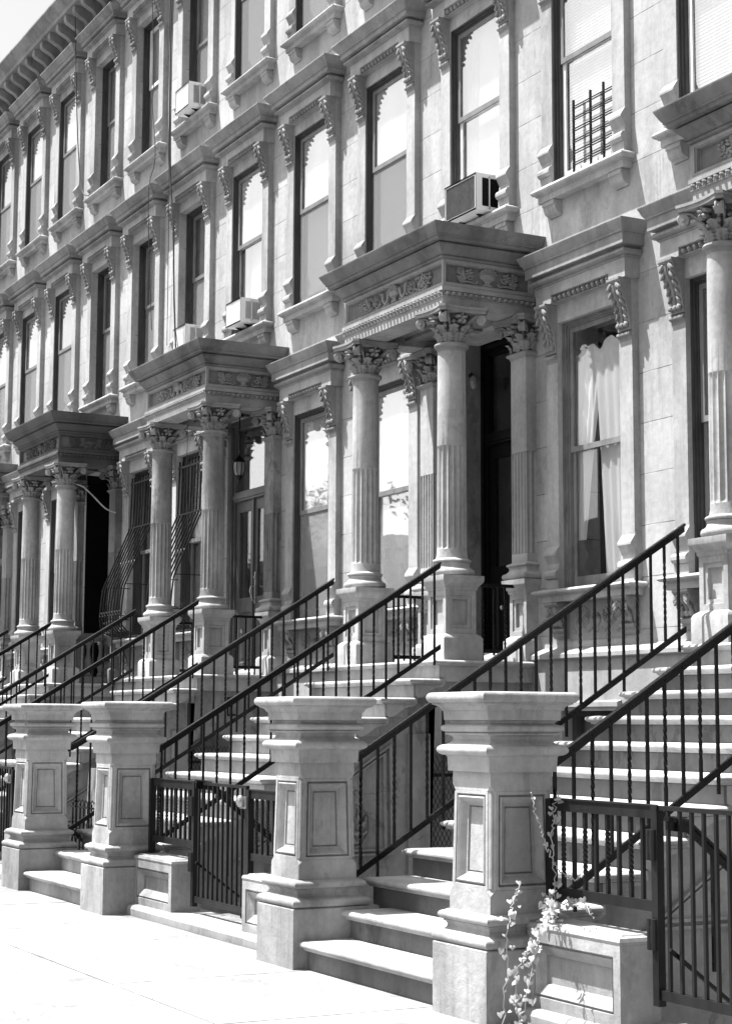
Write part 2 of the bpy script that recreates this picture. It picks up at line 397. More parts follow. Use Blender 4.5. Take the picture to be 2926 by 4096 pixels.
# ------------------------------------------------------------------ consoles
def console_mesh(w, zt, zb, yt, yb, leafy=True):
    """S-curved bracket, x in [-w/2,w/2]; front from y=yt at top to y=yb at bottom; back y=0"""
    mb = MB(); H = zt - zb
    top = zt - .055
    pts = [(0, zt), (yt - .02, zt), (yt - .02, zt - .02), (yt + .012, zt - .055)]
    crv = []
    for i in range(13):
        t = i / 12
        y = yt + (yb - yt) * (t ** .8) - .018 * sin(pi * min(1, t * 2.6)) * (1 if t < .385 else 0) + .012 * sin(pi * t)
        crv.append((y, top - (H - .055 - .11) * t))
    pts += crv
    z = crv[-1][1]; yb2 = crv[-1][0]
    pts += [(yb2, z - .005), (yb2 + .015, z - .012), (yb2 + .015, z - .02)] + [(a, b) for a, b in reversed(roll(yb2 + .005, z - .06, z - .02, .022))] + [(yb2 + .012, z - .066), (yb2 + .012, zb + .02), (yb2 + .03, zb), (0, zb)]
    mb.prism(pts, -w / 2, w / 2, 'x')
    if leafy:
        # acanthus leaf laid on the front: a midrib and overlapping lobes
        mb.tube([(0, y - .008, zz) for y, zz in crv[:-1]], lambda t: .011 * (1 - .5 * t), 5)
        for side in (1, -1):
            mb.tube([(side * w * .13 * (1 - i / 12), y - .006, zz) for i, (y, zz) in enumerate(crv[:-1])], .006, 4)
            for i in range(0, 11, 2):
                y, zz = crv[i]; t = i / 12; sc = 1 - .35 * t
                mb.ell((side * w * (.33 - .05 * t), y - .006, zz - .018), ((side * w * .17 * sc, 0, -.012), (-side * .012, 0, .035 * sc), (0, -.020, 0)), 7, 4)
        y, zz = crv[-2]
        for dx in (-.3, 0, .3): mb.ell((dx * w, y - .018, zz + .006), ((w * .17, 0, 0), (0, .02, .0), (0, 0, .026)), 7, 5)
        for side in (1, -1):   # scroll eye on the flank
            mb.tube([(side * (w / 2 + .001), yt + .035 + .032 * cos(a), top - .03 + .032 * sin(a)) for a in [x * pi / 6 - 1.4 for x in range(10)]], .004, 4)
    return mb

# ------------------------------------------------------------------ window unit prototypes
def ring(mb, hw, z0, z1, y0, y1, t, tb=None, xo=0):
    tb = tb if tb is not None else t
    mb.box(xo - hw, xo - hw + t, y0, y1, z0, z1); mb.box(xo + hw - t, xo + hw, y0, y1, z0, z1)
    mb.box(xo - hw + t, xo + hw - t, y0, y1, z1 - t, z1)
    if tb: mb.box(xo - hw + t, xo + hw - t, y0, y1, z0, z0 + tb)
def window_proto(kind):
    """kind: parlor / upper. z relative: sill top = 0"""
    par = kind == 'parlor'
    OH = 2.44 if par else 2.145        # opening height
    root = None
    hw = .47; po = .655 if par else .65  # pilaster outer half width
    mb = MB()
    pw = po - hw
    ctop = OH + (.17 if par else .14)    # top of console
    cbot = ctop - (.55 if par else .53)
    for s_ in (1, -1):
        a, b = sorted((s_ * hw, s_ * po))
        mb.box(a, b, -.07, 0, .42, ctop)
        # plinth block of the pilaster with its two rolls
        pts = [(0, .0), (-.085, .0), (-.085, .10)] + roll(-.075, .10, .19, .045) + [(-.078, .2), (-.07, .24), (-.10, .30), (-.115, .315), (-.115, .335), (-.085, .38), (-.07, .40), (-.07, .42), (0, .42)]
        mb.prism(pts, a - (.004), b + .004, 'x')
    # lintel slab behind, frieze with dropped ends
    mb.box(-hw, hw, -.064, 0, OH, ctop + .0)
    f0, f1 = ctop, ctop + (.175 if par else .17)
    fz = .155
    mb.box(-po - .025, po + .025, -fz, 0, f0 + .075, f1)
    for s_ in (1, -1):
        a, b = sorted((s_ * (hw - .03), s_ * (po + .025)))
        mb.box(a, b, -fz, 0, f0, f0 + .075)
    mb.box(-hw + .03, hw - .03, -.09, 0, f0 + .0, f0 + .075)
    surround = mb.build('window', M['trim'])
    # cornice with returns, back to the wall
    mb = MB(); xh = po + .025
    f1c = f1
    if par: prof = [(-.02, f1c - .002), (.012, f1c - .002), (.02, f1c + .01)] + [(.012 + .045 * sin(pi * i / 5), f1c + .045 - .032 * cos(pi * i / 5)) for i in range(6)] + [(.02, f1c + .082), (.02, f1c + .092), (.075, f1c + .096), (.075, f1c + .19), (.088, f1c + .195), (.088, f1c + .212), (.105, f1c + .232), (.12, f1c + .27), (.132, f1c + .293), (.132, f1c + .303), (-.02, f1c + .318)]
    else: prof = [(-.02, f1c - .002), (.012, f1c - .002), (.02, f1c + .008)] + [(.012 + .05 * sin(pi * i / 5), f1c + .035 - .028 * cos(pi * i / 5)) for i in range(6)] + [(.02, f1c + .066), (.02, f1c + .075), (.085, f1c + .08), (.085, f1c + .135), (.1, f1c + .14), (.1, f1c + .155), (.125, f1c + .18), (.16, f1c + .235), (.165, f1c + .24), (.165, f1c + .25), (-.02, f1c + .265)]
    mb.sweep([(-xh, 0), (-xh, -fz), (xh, -fz), (xh, 0)], prof)
    top = prof[-1][1]
    mb.add([(-xh, 0, top), (xh, 0, top), (xh, -fz, top - .0), (-xh, -fz, top - .0)], [(0, 1, 2, 3)])
    mb.build('cornice', M['cap'], surround)
    # egg and dart
    mb = MB(); P = plane_map((-hw + .035, -.105, f0 + .038), (1, 0, 0), (0, 0, 1))
    egg_row(mb, P, 2 * hw - .07, .068, .070)
    mb.prism([(-.09, f0 + .001), (-.13, f0 + .004), (-.125, f0 + .012), (-.09, f0 + .012)], -hw + .032, hw - .032, 'x')
    mb.build('egg_moulding', M['carve'], surround)
    # consoles
    cm = console_mesh(pw - .005, ctop, cbot, -.185, -.085).mesh('console', M['carve'])
    for s_ in (1, -1):
        o = bpy.data.objects.new('console', cm); C.objects.link(o); o.parent = surround; o.location = (s_ * (hw + po) / 2, -.0, 0)
    # sill
    mb = MB()
    if par: prof = [(-.02, -.11), (.02, -.11), (.02, -.055), (.035, -.05), (.035, -.043)] + [(.04 + .035 * sin(pi * i / 6), -.02 - .022 * cos(pi * i / 6)) for i in range(7)] + [(-.02, .012)]
    else: prof = [(-.02, -.135), (.0, -.135), (.0, -.075), (.018, -.07), (.018, -.06)] + [(.018 + .035 * sin(pi * i / 6), -.03 - .03 * cos(pi * i / 6)) for i in range(7)] + [(-.02, .012)]
    sy = -.125 if par else -.105; sx = .665 if par else .66
    mb.sweep([(-sx, 0), (-sx, sy), (sx, sy), (sx, 0)], prof)
    mb.box(-sx + .01, sx - .01, sy + .01, -.001, prof[0][1] + .004, .009); mb.box(-hw, hw, 0, .12, -.055, .010)
    mb.build('sill', M['trim'], surround)
    # sill brackets
    if par:
        bm_ = console_mesh(.20, -.112, -.43, -.125, -.055).mesh('sill_bracket', M['carve'])
    else:
        b = MB(); pts = [(0, -.136), (-.095, -.136), (-.095, -.175), (-.08, -.18), (-.08, -.195)] + arc(-.02, -.205, .055, 190, 270, 5) + [(-.0, -.275), (0, -.28)]
        b.prism(pts, -.095, .095, 'x'); bm_ = b.mesh('sill_bracket', M['trim'])
    for s_ in (1, -1):
        o = bpy.data.objects.new('sill_bracket', bm_); C.objects.link(o); o.parent = surround; o.location = (s_ * .515, 0, 0)
    if par:
        mb = MB(); mb.rings([(-.41, -.008, -.45), (.41, -.008, -.45), (.41, -.008, -.115), (-.41, -.008, -.115)], [(.03, 0), (.045, .006), (.06, .004)])
        for x0, x1, z0, z1 in ((-.413, .413, -.453, -.45),): pass
        P = plane_map((-.35, -.006, -.40), (1, 0, 0), (0, 0, 1))
        w_, h_ = .70, .24
        r_urn(mb, P, w_ / 2, .02, .16, .13)
        for sg in (1, -1):
            X = lambda d: w_ / 2 + sg * d
            r_tube(mb, P, [(X(.06), .05), (X(.12), .02), (X(.19), .05), (X(.24), .14), (X(.3), .2)], .008)
            for q in range(4): r_tube(mb, P, [(X(.10), .20), (X(.12 + .03 * q), .10 + .015 * q), (X(.20 + .03 * q), .05 + .02 * q), (X(.26 + .02 * q), .12 + .03 * q)], .005, 4)
            r_spiral(mb, P, X(.27), .12, .06, 1.2, 0, sg, .008, 12)
            r_frond(mb, P, [(X(.12), .22), (X(.2), .2), (X(.3), .23)], .07, 4, .006)
            r_flower(mb, P, X(.13), .15, .035)
            r_blob(mb, P, X(.33), .03, .04, .014, .008, .5 * sg)
        mb.build('carved_panel', M['carve'], surround)
    # timber frame steps
    mb = MB()
    ring(mb, hw, 0, OH, .0, .035, .014, 0); ring(mb, hw - .001, 0, OH - .001, .035, .07, .03, 0); ring(mb, hw - .002, 0, OH - .002, .07, .19, .045, .03)
    mb.build('frame', M['wood'], surround)
    ih = hw - .05; mz = (1.245 if par else 1.16)
    mb = MB(); ring(mb, ih, mz, OH - .05, .085, .118, .045, .05); up = mb.build('upper_sash', M['sash'], surround)
    mb = MB(); ring(mb, ih, .04, mz + .05, .122, .155, .045, .08); lo = mb.build('lower_sash', M['sash'], surround)
    mb = MB(); mb.box(-ih + .04, ih - .04, .100, .104, mz + .04, OH - .09); mb.build('pane', M['glass'], surround)
    mb = MB(); mb.box(-ih + .04, ih - .04, .137, .141, .11, mz + .01); mb.build('pane', M['glass'], surround)
    return surround, OH, mz
parlor, P_OH, P_mz = window_proto('parlor')
upper, U_OH, U_mz = window_proto('upper')
protos = [parlor, upper]
def add_screen(w, mz):
    mb = MB(); mb.box(-.415, .415, .104, .106, .03, mz); ring(mb, .418, .02, mz + .002, .098, .112, .022)
    o = mb.build('insect_screen', M['screen'], w); return o
def add_shade(w, z0, z1, mat='shade', y=.19, x0=-.41, x1=.41):
    mb = MB(); n = 14
    for i in range(n):
        pass
    mb.box(x0, x1, y, y + .004, z0, z1); mb.box(x0, x1, y - .004, y + .008, z0, z0 + .02)
    return mb.build('roller_shade', M[mat], w)
def add_blind(w, z0, z1, mat='shade', y=.20):
    mb = MB(); z = z0
    while z < z1:
        mb.add([(-.41, y, z), (.41, y, z), (.41, y + .012, z + .028), (-.41, y + .012, z + .028)], [(0, 1, 2, 3)]); z += .03
    return mb.build('slatted_blind', M[mat], w)
def add_curtain(w, side, top, bot, wt, wb, y=.20):
    mb = MB(); n = 36; vs = []; rows = 14
    for j in range(rows + 1):
        t = j / rows; z = top + (bot - top) * t; ww = wt + (wb - wt) * (t ** .7)
        for i in range(n + 1):
            u = i / n; x = side * (.43 - ww * u); vs.append((x, y + .022 * sin(u * 26 + t * 1.2) * (.5 + .5 * t) + .02 * u, z - (.05 * sin(u * 9) if j == 0 else 0)))
    fs = [(j * (n + 1) + i, j * (n + 1) + i + 1, (j + 1) * (n + 1) + i + 1, (j + 1) * (n + 1) + i) for j in range(rows) for i in range(n)]
    mb.add(vs, fs); return mb.build('curtain', M['curtain'], w)

# ------------------------------------------------------------------ capital
def leaf_plate(mb, base, out, up, side, L, W, curl, n=6):
    """leaf growing from base along up, curling outward"""
    base, out, up, side = Vector(base), Vector(out), Vector(up), Vector(side); vs = []
    lob = [.45, .80, .55, 1.05, .65, .95, .25]
    for i in range(n + 1):
        t = i / n; o = curl * t ** 2.2; h = L * (t - .22 * t ** 4); w = W * lob[i]
        c = base + up * h + out * o
        vs += [c - side * w * .5 + out * .004, c - side * w * .22 + out * .012, c + out * .003, c + side * w * .22 + out * .012, c + side * w * .5 + out * .004]
    fs = [(i * 5 + j, i * 5 + j + 1, (i + 1) * 5 + j + 1, (i + 1) * 5 + j) for i in range(n) for j in range(4)]
    o_ = len(vs)
    back = [v - out * .02 for v in vs]; vs += back
    fs += [(o_ + i * 5 + j + 1, o_ + i * 5 + j, o_ + (i + 1) * 5 + j, o_ + (i + 1) * 5 + j + 1) for i in range(n) for j in range(4)]
    for i in range(n):
        fs += [(i * 5, (i + 1) * 5, o_ + (i + 1) * 5, o_ + i * 5), (i * 5 + 4, o_ + i * 5 + 4, o_ + (i + 1) * 5 + 4, (i + 1) * 5 + 4)]
    fs.append((n * 5, n * 5 + 1, n * 5 + 2, n * 5 + 3, n * 5 + 4, o_ + n * 5 + 4, o_ + n * 5 + 3, o_ + n * 5 + 2, o_ + n * 5 + 1, o_ + n * 5))
    mb.add(vs, fs)
def capital(round_, r0, ry=None):
    """origin at shaft top centre, z 0..0.35 (abacus top). round_: full column, else half pilaster"""
    mb = MB(); bell = MB()
    if round_:
        mb.lathe(0, 0, [(r0 + .005, -.03), (r0 + .01, 0), (r0 + .028, .006), (r0 + .034, .022), (r0 + .028, .038), (r0 + .006, .044), (r0, .05)], 28)
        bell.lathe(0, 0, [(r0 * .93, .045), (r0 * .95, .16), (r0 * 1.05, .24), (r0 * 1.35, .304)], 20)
    else:
        y0 = -ry
        mb.sweep([(-r0, 0), (-r0, y0), (r0, y0), (r0, 0)], [(-.01, -.02), (.006, -.02), (.01, 0), (.028, .008), (.034, .022), (.028, .036), (.004, .044), (-.01, .044)])
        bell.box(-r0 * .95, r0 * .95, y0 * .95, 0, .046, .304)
    # abacus with concave sides
    A = r0 + .115; pts = []
    cy = 0 if round_ else -ry + r0 * .9
    for q in range(4):
        a = pi / 4 + q * pi / 2
        c = Vector((cos(a), sin(a))) * A * 1.36; t = Vector((-sin(a), cos(a))) * .03
        nx = Vector((cos(a + pi / 2), sin(a + pi / 2))) * A * 1.36
        pts += [c - t, c + t]
        e = c + t; f = nx - Vector((-sin(a + pi / 2), cos(a + pi / 2))) * .03
        mid = Vector((cos(a + pi / 4), sin(a + pi / 4))) * A * .80
        for k in range(1, 6):
            u = k / 6; pts.append(e * (1 - u) ** 2 + mid * 2 * u * (1 - u) + f * u * u)
    poly = [(p.x, p.y + cy) if round_ else (p.x, min(-.002, p.y + cy)) for p in pts]
    mb.prism(poly, .305, .335, 'z'); mb.prism([(x * 1.04, y * 1.04 if round_ else min(-.001, y * 1.04)) for x, y in poly], .335, .357, 'z')
    ctr = Vector((0, cy, 0))
    for q in range(4):
        a = pi / 4 + q * pi / 2
        if not round_ and sin(a) > 0: continue
        d = Vector((cos(a), sin(a), 0)); s_ = Vector((-sin(a), cos(a), 0))
        R = A * 1.18; vc = ctr + d * R + Vector((0, 0, .245))
        for sg in (1, -1):
            pts2 = []
            for i in range(16):
                t = i / 15; an = pi * .5 - sg * 0 - t * 3.4 * pi / 2; rr = .047 * (1 - .8 * t)
                pts2.append(vc + d * (rr * cos(an)) + Vector((0, 0, rr * sin(an))) + s_ * sg * .022)
            stem = [ctr + d * (r0 * .9) + Vector((0, 0, .14)) + s_ * sg * .02, ctr + d * (r0 * 1.1) + Vector((0, 0, .22)) + s_ * sg * .02, ctr + d * (R - .05) + Vector((0, 0, .29)) + s_ * sg * .022]
            mb.tube(stem + pts2, lambda t: .014 * (1 - .4 * t), 5)
        mb.tube([vc - s_ * .034, vc + s_ * .034], .044, 12)
        mb.tube([vc - s_ * .046, vc + s_ * .046], .012, 8)
    for q in range(4):
        a = q * pi / 2
        if not round_ and sin(a) > .5: continue
        d = Vector((cos(a), sin(a), 0)); s_ = Vector((-sin(a), cos(a), 0)); U = Vector((0, 0, 1))
        P = plane_map(ctr + d * (r0 + .045) + U * .262, s_, U); r_flower(mb, P, 0, 0, .060)
    n = 8
    for t_, (z0, L, W, curl, off) in enumerate(((.045, .105, .105, .05, 0), (.06, .175, .10, .08, .5))):
        for q in range(n):
            a = 2 * pi * (q + off) / n
            d = Vector((cos(a), sin(a), 0)); s_ = Vector((-sin(a), cos(a), 0))
            if round_: b = ctr + d * (r0 * .93) + Vector((0, 0, z0))
            else:
                if d.y > .3: continue
                b = Vector((max(-r0, min(r0, d.x * r0 * 1.3)), max(-ry, min(-.01, cy + d.y * r0 * 1.3)), z0))
            leaf_plate(mb, b, d, (0, 0, 1), s_, L, W, curl)
    for q in range(12):
        a = 2 * pi * (q + .25) / 12; d = Vector((cos(a), sin(a), 0))
        if not round_ and d.y > 0: continue
        b = ctr + d * (r0 + .03) + Vector((0, 0, .16 + .035 * (q % 3)))
        mb.ell(b, ((.022, 0, 0), (0, .022, 0), (0, 0, .02)), 6, 4)
    mb.bell = bell; return mb

FL0, FL1 = 3.035, 3.985   # flutes
def flute(nf, depth):
    def f(a, z):
        if z < FL0 - .001 or z > FL1 + .001: return 1
        e = min(1, (z - FL0) / .03, (FL1 - z) / .03); e = max(0, e)
        x = (a * nf / (2 * pi)) % 1; w = abs(x - .5) * 2
        return 1 - depth * sqrt(max(0, 1 - (w / .8) ** 2)) * sqrt(e) if w < .8 else 1
    return f
def pedestal(mb, hx, y0, y1, full=True, x=0):
    """panelled pedestal z 2.03..2.79; dado half width hx, between y0 (front) and y1"""
    x0, x1 = x - hx, x + hx
    path = [(x0, y1), (x0, y0), (x1, y0), (x1, y1)]
    mb.sweep(path, [(-.04, 2.02), (.045, 2.02), (.045, 2.225), (.04, 2.235), (.03, 2.25), (.012, 2.262), (.0, 2.27), (-.04, 2.27)], closed=full)
    mb.sweep(path, [(-.04, 2.66), (.004, 2.66), (.012, 2.675), (.012, 2.69), (.022, 2.70), (.038, 2.72), (.05, 2.735), (.055, 2.75), (.055, 2.792), (-.04, 2.796)], closed=full)
    mb.box(x0 - .03, x1 + .03, y0 - .03, y1 + (.03 if full else 0), 2.775, 2.789)
    z0, z1 = 2.27, 2.66
    sp = [(.048, 0), (.050, .012), (.082, .014), (.085, .04)]
    mb.rings([(x0, y0, z0), (x1, y0, z0), (x1, y0, z1), (x0, y0, z1)], sp)
    mb.rings([(x1, y0, z0), (x1, y1, z0), (x1, y1, z1), (x1, y0, z1)], sp if y1 - y0 > .2 else [(.01, 0)])
    mb.rings([(x0, y1, z0), (x0, y0, z0), (x0, y0, z1), (x0, y1, z1)], sp if y1 - y0 > .2 else [(.01, 0)])
    if full: mb.rings([(x1, y1, z0), (x0, y1, z0), (x0, y1, z1), (x1, y1, z1)], sp)

def make_house_common():
    """portico, columns, pilasters, door surround as list of root-level prototype objects (x relative to the door axis)"""
    parts = []
    # ---- column
    col = MB(); r = .137
    zs = [2.955, 3.0, FL0, FL0 + .008, FL0 + .018, FL0 + .03] + [FL0 + .03 + (FL1 - FL0 - .06) * i / 5 for i in range(1, 5)] + [FL1 - .03, FL1 - .018, FL1 - .008, FL1, 4.3, 4.6, 4.9]
    col.lathe(0, 0, [(.145 if z < 2.96 else r - .009 * max(0, (z - 3.4) / 1.5), z) for z in zs], 128, flute(16, .12))
    cm = col.mesh('column', M['column'])
    b = MB(); b.lathe(0, 0, [(.20, 2.79), (.202, 2.795)] + [(.183 + .026 * sin(pi * i / 6), 2.825 - .032 * cos(pi * i / 6)) for i in range(7)] + [(.178, 2.862), (.165, 2.875), (.16, 2.895), (.166, 2.912)] + [(.160 + .017 * sin(pi * i / 5), 2.93 - .015 * cos(pi * i / 5)) for i in range(6)] + [(.146, 2.955)], 40)
    bmsh = b.mesh('base', M['column'])
    p = MB(); pedestal(p, .158, -.158, .158); pm = p.mesh('pedestal', M['column'])
    cc = capital(True, .128); capm = cc.mesh('capital', M['carve']); bellm = cc.bell.mesh('capital_bell', M['shadow_dark'])
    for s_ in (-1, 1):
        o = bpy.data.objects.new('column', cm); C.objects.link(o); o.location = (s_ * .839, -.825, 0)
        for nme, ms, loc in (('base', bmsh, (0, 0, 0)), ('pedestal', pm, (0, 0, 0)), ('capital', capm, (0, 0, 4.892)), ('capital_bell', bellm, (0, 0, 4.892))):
            q = bpy.data.objects.new(nme, ms); C.objects.link(q); q.parent = o; q.location = loc
        parts.append(o)
    # ---- pilaster
    pl = MB(); hw, dp = .13, .11
    def scal(dep):
        pts = [(-hw, 0)]
        def face(a, b, n):
            a, b = Vector(a), Vector(b); d = (b - a) / n; nn = Vector((d.y, -d.x)).normalized()
            out = []
            for i in range(n):
                s0 = a + d * (i + .12)
                for k in range(7):
                    t = k / 6; out.append(s0 + d * .76 * t - nn * dep * sqrt(max(0, 1 - (2 * t - 1) ** 2)))
            return [(p_.x, p_.y) for p_ in out]
        pts += face((-hw, -.0), (-hw, -dp), 2)[0:0]
        pts += [(-hw, -dp)] + face((-hw, -dp), (hw, -dp), 5) + [(hw, -dp)] + face((hw, -dp), (hw, 0), 2) + [(hw, 0)]
        return pts
    pl.prism([(x, y) for x, y in scal(.018)], FL0, FL1, 'z')
    pl.box(-hw, hw, -dp, 0, 2.95, FL0); pl.box(-hw, hw, -dp, 0, FL1, 4.9)
    plm = pl.mesh('pilaster', M['column'])
    b = MB(); b.sweep([(-hw, 0), (-hw, -dp), (hw, -dp), (hw, 0)], [(-.02, 2.79), (.055, 2.79)] + [(.04 + .03 * sin(pi * i / 6), 2.825 - .03 * cos(pi * i / 6)) for i in range(7)] + [(.034, 2.862), (.022, 2.875), (.018, 2.895), (.024, 2.912)] + [(.02 + .02 * sin(pi * i / 5), 2.93 - .015 * cos(pi * i / 5)) for i in range(6)] + [(.0, 2.957), (-.02, 2.957)])
    bpm = b.mesh('base', M['column'])
    p = MB(); pedestal(p, .14, -.13, 0, full=False); ppm = p.mesh('pedestal', M['column'])
    cc = capital(False, .13, .11); cpm = cc.mesh('capital', M['carve']); cpb = cc.bell.mesh('capital_bell', M['shadow_dark'])
    for s_ in (-1, 1):
        o = bpy.data.objects.new('pilaster', plm); C.objects.link(o); o.location = (s_ * .86, 0, 0)
        for nme, ms, loc in (('base', bpm, (0, 0, 0)), ('pedestal', ppm, (0, 0, 0)), ('capital', cpm, (0, 0, 4.892)), ('capital_bell', cpb, (0, 0, 4.892))):
            q = bpy.data.objects.new(nme, ms); C.objects.link(q); q.parent = o; q.location = loc
        parts.append(o)
    # ---- portico (entablature)
    X, Y = .975, -.995
    path = [(-X, 0), (-X, Y), (X, Y), (X, 0)]
    mb = MB()
    mb.sweep(path, [(-.28, 5.255), (0, 5.255), (0, 5.345), (.012, 5.348), (.012, 5.354), (.0, 5.356), (.0, 5.398), (.022, 5.402), (.022, 5.44), (.006, 5.452), (-.28, 5.452)])
    # panelled frieze: stiles and rails, ground recessed
    fz0, fz1 = 5.452, 5.70
    fr = .03
    mb.rings([(-X, Y, fz0), (X, Y, fz0), (X, Y, fz1), (-X, Y, fz1)], [(.026, 0), (.028, .01), (.036, .012), (.04, .05)])
    mb.rings([(X, Y, fz0), (X, 0, fz0), (X, 0, fz1), (X, Y, fz1)], [(.03, 0), (.032, .01), (.04, .012), (.044, .05)])
    mb.rings([(-X, 0, fz0), (-X, Y, fz0), (-X, Y, fz1), (-X, 0, fz1)], [(.03, 0), (.032, .01), (.04, .012), (.044, .05)])
    por = mb.build('portico', M['portico'])
    mb = MB()
    prof = [(-.1, 5.70), (.012, 5.70)] + [(.012 + .018 * sin(pi * i / 5), 5.716 - .014 * cos(pi * i / 5)) for i in range(6)] + [(.02, 5.734), (.03, 5.742), (.045, 5.762), (.07, 5.79), (.088, 5.81), (.09, 5.826), (.06, 5.83), (.06, 5.84), (.13, 5.844), (.135, 5.872), (.15, 5.876), (.15, 5.89), (.158, 5.896), (.19, 5.955), (.2, 5.975), (.2, 5.986), (-.1, 6.03)]
    mb.sweep(path, prof); mb.box(-X + .05, X - .05, Y + .05, 0, 5.70, 6.02)
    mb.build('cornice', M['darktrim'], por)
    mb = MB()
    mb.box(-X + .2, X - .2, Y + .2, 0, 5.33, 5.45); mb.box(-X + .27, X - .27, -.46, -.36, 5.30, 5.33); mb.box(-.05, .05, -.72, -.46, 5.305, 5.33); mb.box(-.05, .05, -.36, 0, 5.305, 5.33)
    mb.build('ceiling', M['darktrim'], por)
    mb = MB()
    for o_, U_, L_ in (((-X, Y - .01, 5.378), (1, 0, 0), 2 * X), ((X + .01, Y, 5.378), (0, 1, 0), -Y), ((-X - .01, 0, 5.378), (0, -1, 0), -Y)):
        egg_row(mb, plane_map(o_, U_, (0, 0, 1)), L_, .046, .064)
    mb.build('egg_moulding', M['carve'], por)
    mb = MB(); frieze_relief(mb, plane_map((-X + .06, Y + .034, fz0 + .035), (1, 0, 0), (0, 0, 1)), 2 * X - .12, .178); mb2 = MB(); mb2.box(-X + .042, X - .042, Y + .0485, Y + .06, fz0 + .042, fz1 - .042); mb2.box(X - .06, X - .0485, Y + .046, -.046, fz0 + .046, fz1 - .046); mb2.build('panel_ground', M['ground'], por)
    mb.build('carved_panel', M['carve'], por)
    mb = MB(); frieze_relief(mb, plane_map((X - .034, Y + .06, fz0 + .035), (0, 1, 0), (0, 0, 1)), -Y - .12, .178)
    mb.build('carved_panel', M['carve'], por)
    parts.append(por)
    # ---- lining of the door reveal
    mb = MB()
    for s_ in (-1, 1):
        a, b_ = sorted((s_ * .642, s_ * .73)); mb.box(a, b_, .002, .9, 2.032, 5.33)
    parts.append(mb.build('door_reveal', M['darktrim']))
    return parts
common = make_house_common()

def door_unit(kind, y):
    root = None; mb = MB()
    fm = M['door'] if kind == 'double' else M['blackdoor']
    # casing steps, transom bar
    ring(mb, .64, 2.033, 5.32, y - .06, y, .05, 0); ring(mb, .60, 2.03, 5.27, y - .03, y + .04, .05, 0)
    mb.box(-.55, .55, y - .05, y + .03, 4.28, 4.40); mb.box(-.55, .55, y - .065, y - .05, 4.31, 4.36)
    root = mb.build('door', fm)
    mb = MB(); mb.box(-.55, .55, y + .02, y + .025, 4.40, 5.22); mb.build('transom_glass', M['glass'] if kind == 'double' else M['glass_clear'], root)
    mb = MB()
    for s_ in (-1, 1):
        x0, x1 = sorted((s_ * .003, s_ * .55))
        ymid = y + .015; st = .10
        mb.box(x0, x0 + st, ymid - .02, ymid + .02, 2.04, 4.28); mb.box(x1 - st, x1, ymid - .02, ymid + .02, 2.04, 4.28)
        for z0, z1 in ((2.04, 2.22), (2.86, 3.04), (4.14, 4.28)): mb.box(x0 + st, x1 - st, ymid - .02, ymid + .02, z0, z1)
        mb.rings([(x0 + st, ymid - .018, 2.22), (x1 - st, ymid - .018, 2.22), (x1 - st, ymid - .018, 2.86), (x0 + st, ymid - .018, 2.86)], [(.02, .02), (.05, .02), (.07, .004)])
    mb.box(-.022, .022, y - .03, y + .0, 2.04, 4.28)
    lf = mb.build('door_leaf', fm, root)
    mb = MB()
    for s_ in (-1, 1):
        x0, x1 = sorted((s_ * .10, s_ * .45)); mb.box(x0, x1, y + .012, y + .017, 3.04, 4.14)
    mb.build('door_glass', M['glass_clear'], root)
    mb = MB(); mb.box(.045, .085, y - .02, y - .008, 2.95, 3.35); mb.tube([(.065, y - .01, 3.17), (.065, y - .07, 3.16), (.065, y - .085, 3.10), (.065, y - .06, 3.03), (.065, y - .05, 2.99), (.065, y - .01, 2.98)], .010, 8)
    mb.tube([(.065, y - .02, 3.28), (.065, y - .035, 3.28)], .016, 10); mb.ell((-.3, y - .03, 2.62), ((.02, 0, 0), (0, .02, 0), (0, 0, .025)))
    mb.build('handle', M['brass'], root)
    return root

# ------------------------------------------------------------------ house shell
def make_wall():
    mb = MB(); x0, x1 = -.925, 4.625; y1 = .38
    opens = []   # (xa, xb, za, zb)
    opens.append((-.65, .65, 2.03, 5.33))
    for b in (1, 2):
        opens.append((b * BAY + .07 - .47, b * BAY + .07 + .47, 2.60, 2.66 + P_OH))
    for b in (0, 1, 2):
        for z in (6.405, 9.79): opens.append((b * BAY + .015 - .47, b * BAY + .015 + .47, z - .06, z + U_OH))
    xs = sorted({x0, x1} | {round(a, 4) for o in opens for a in o[:2]})
    for a, b in zip(xs, xs[1:]):
        m_ = (a + b) / 2; ops = sorted([(o[2], o[3]) for o in opens if o[0] - 1e-6 < m_ < o[1] + 1e-6]); z = 2.05
        for za, zb in ops:
            if za > z: mb.box(a, b, 0, y1, z, za)
            z = max(z, zb)
        mb.box(a, b, 0, y1, z, 12.75)
    return mb.build('wall', M['wall'])
wall_p = make_wall()
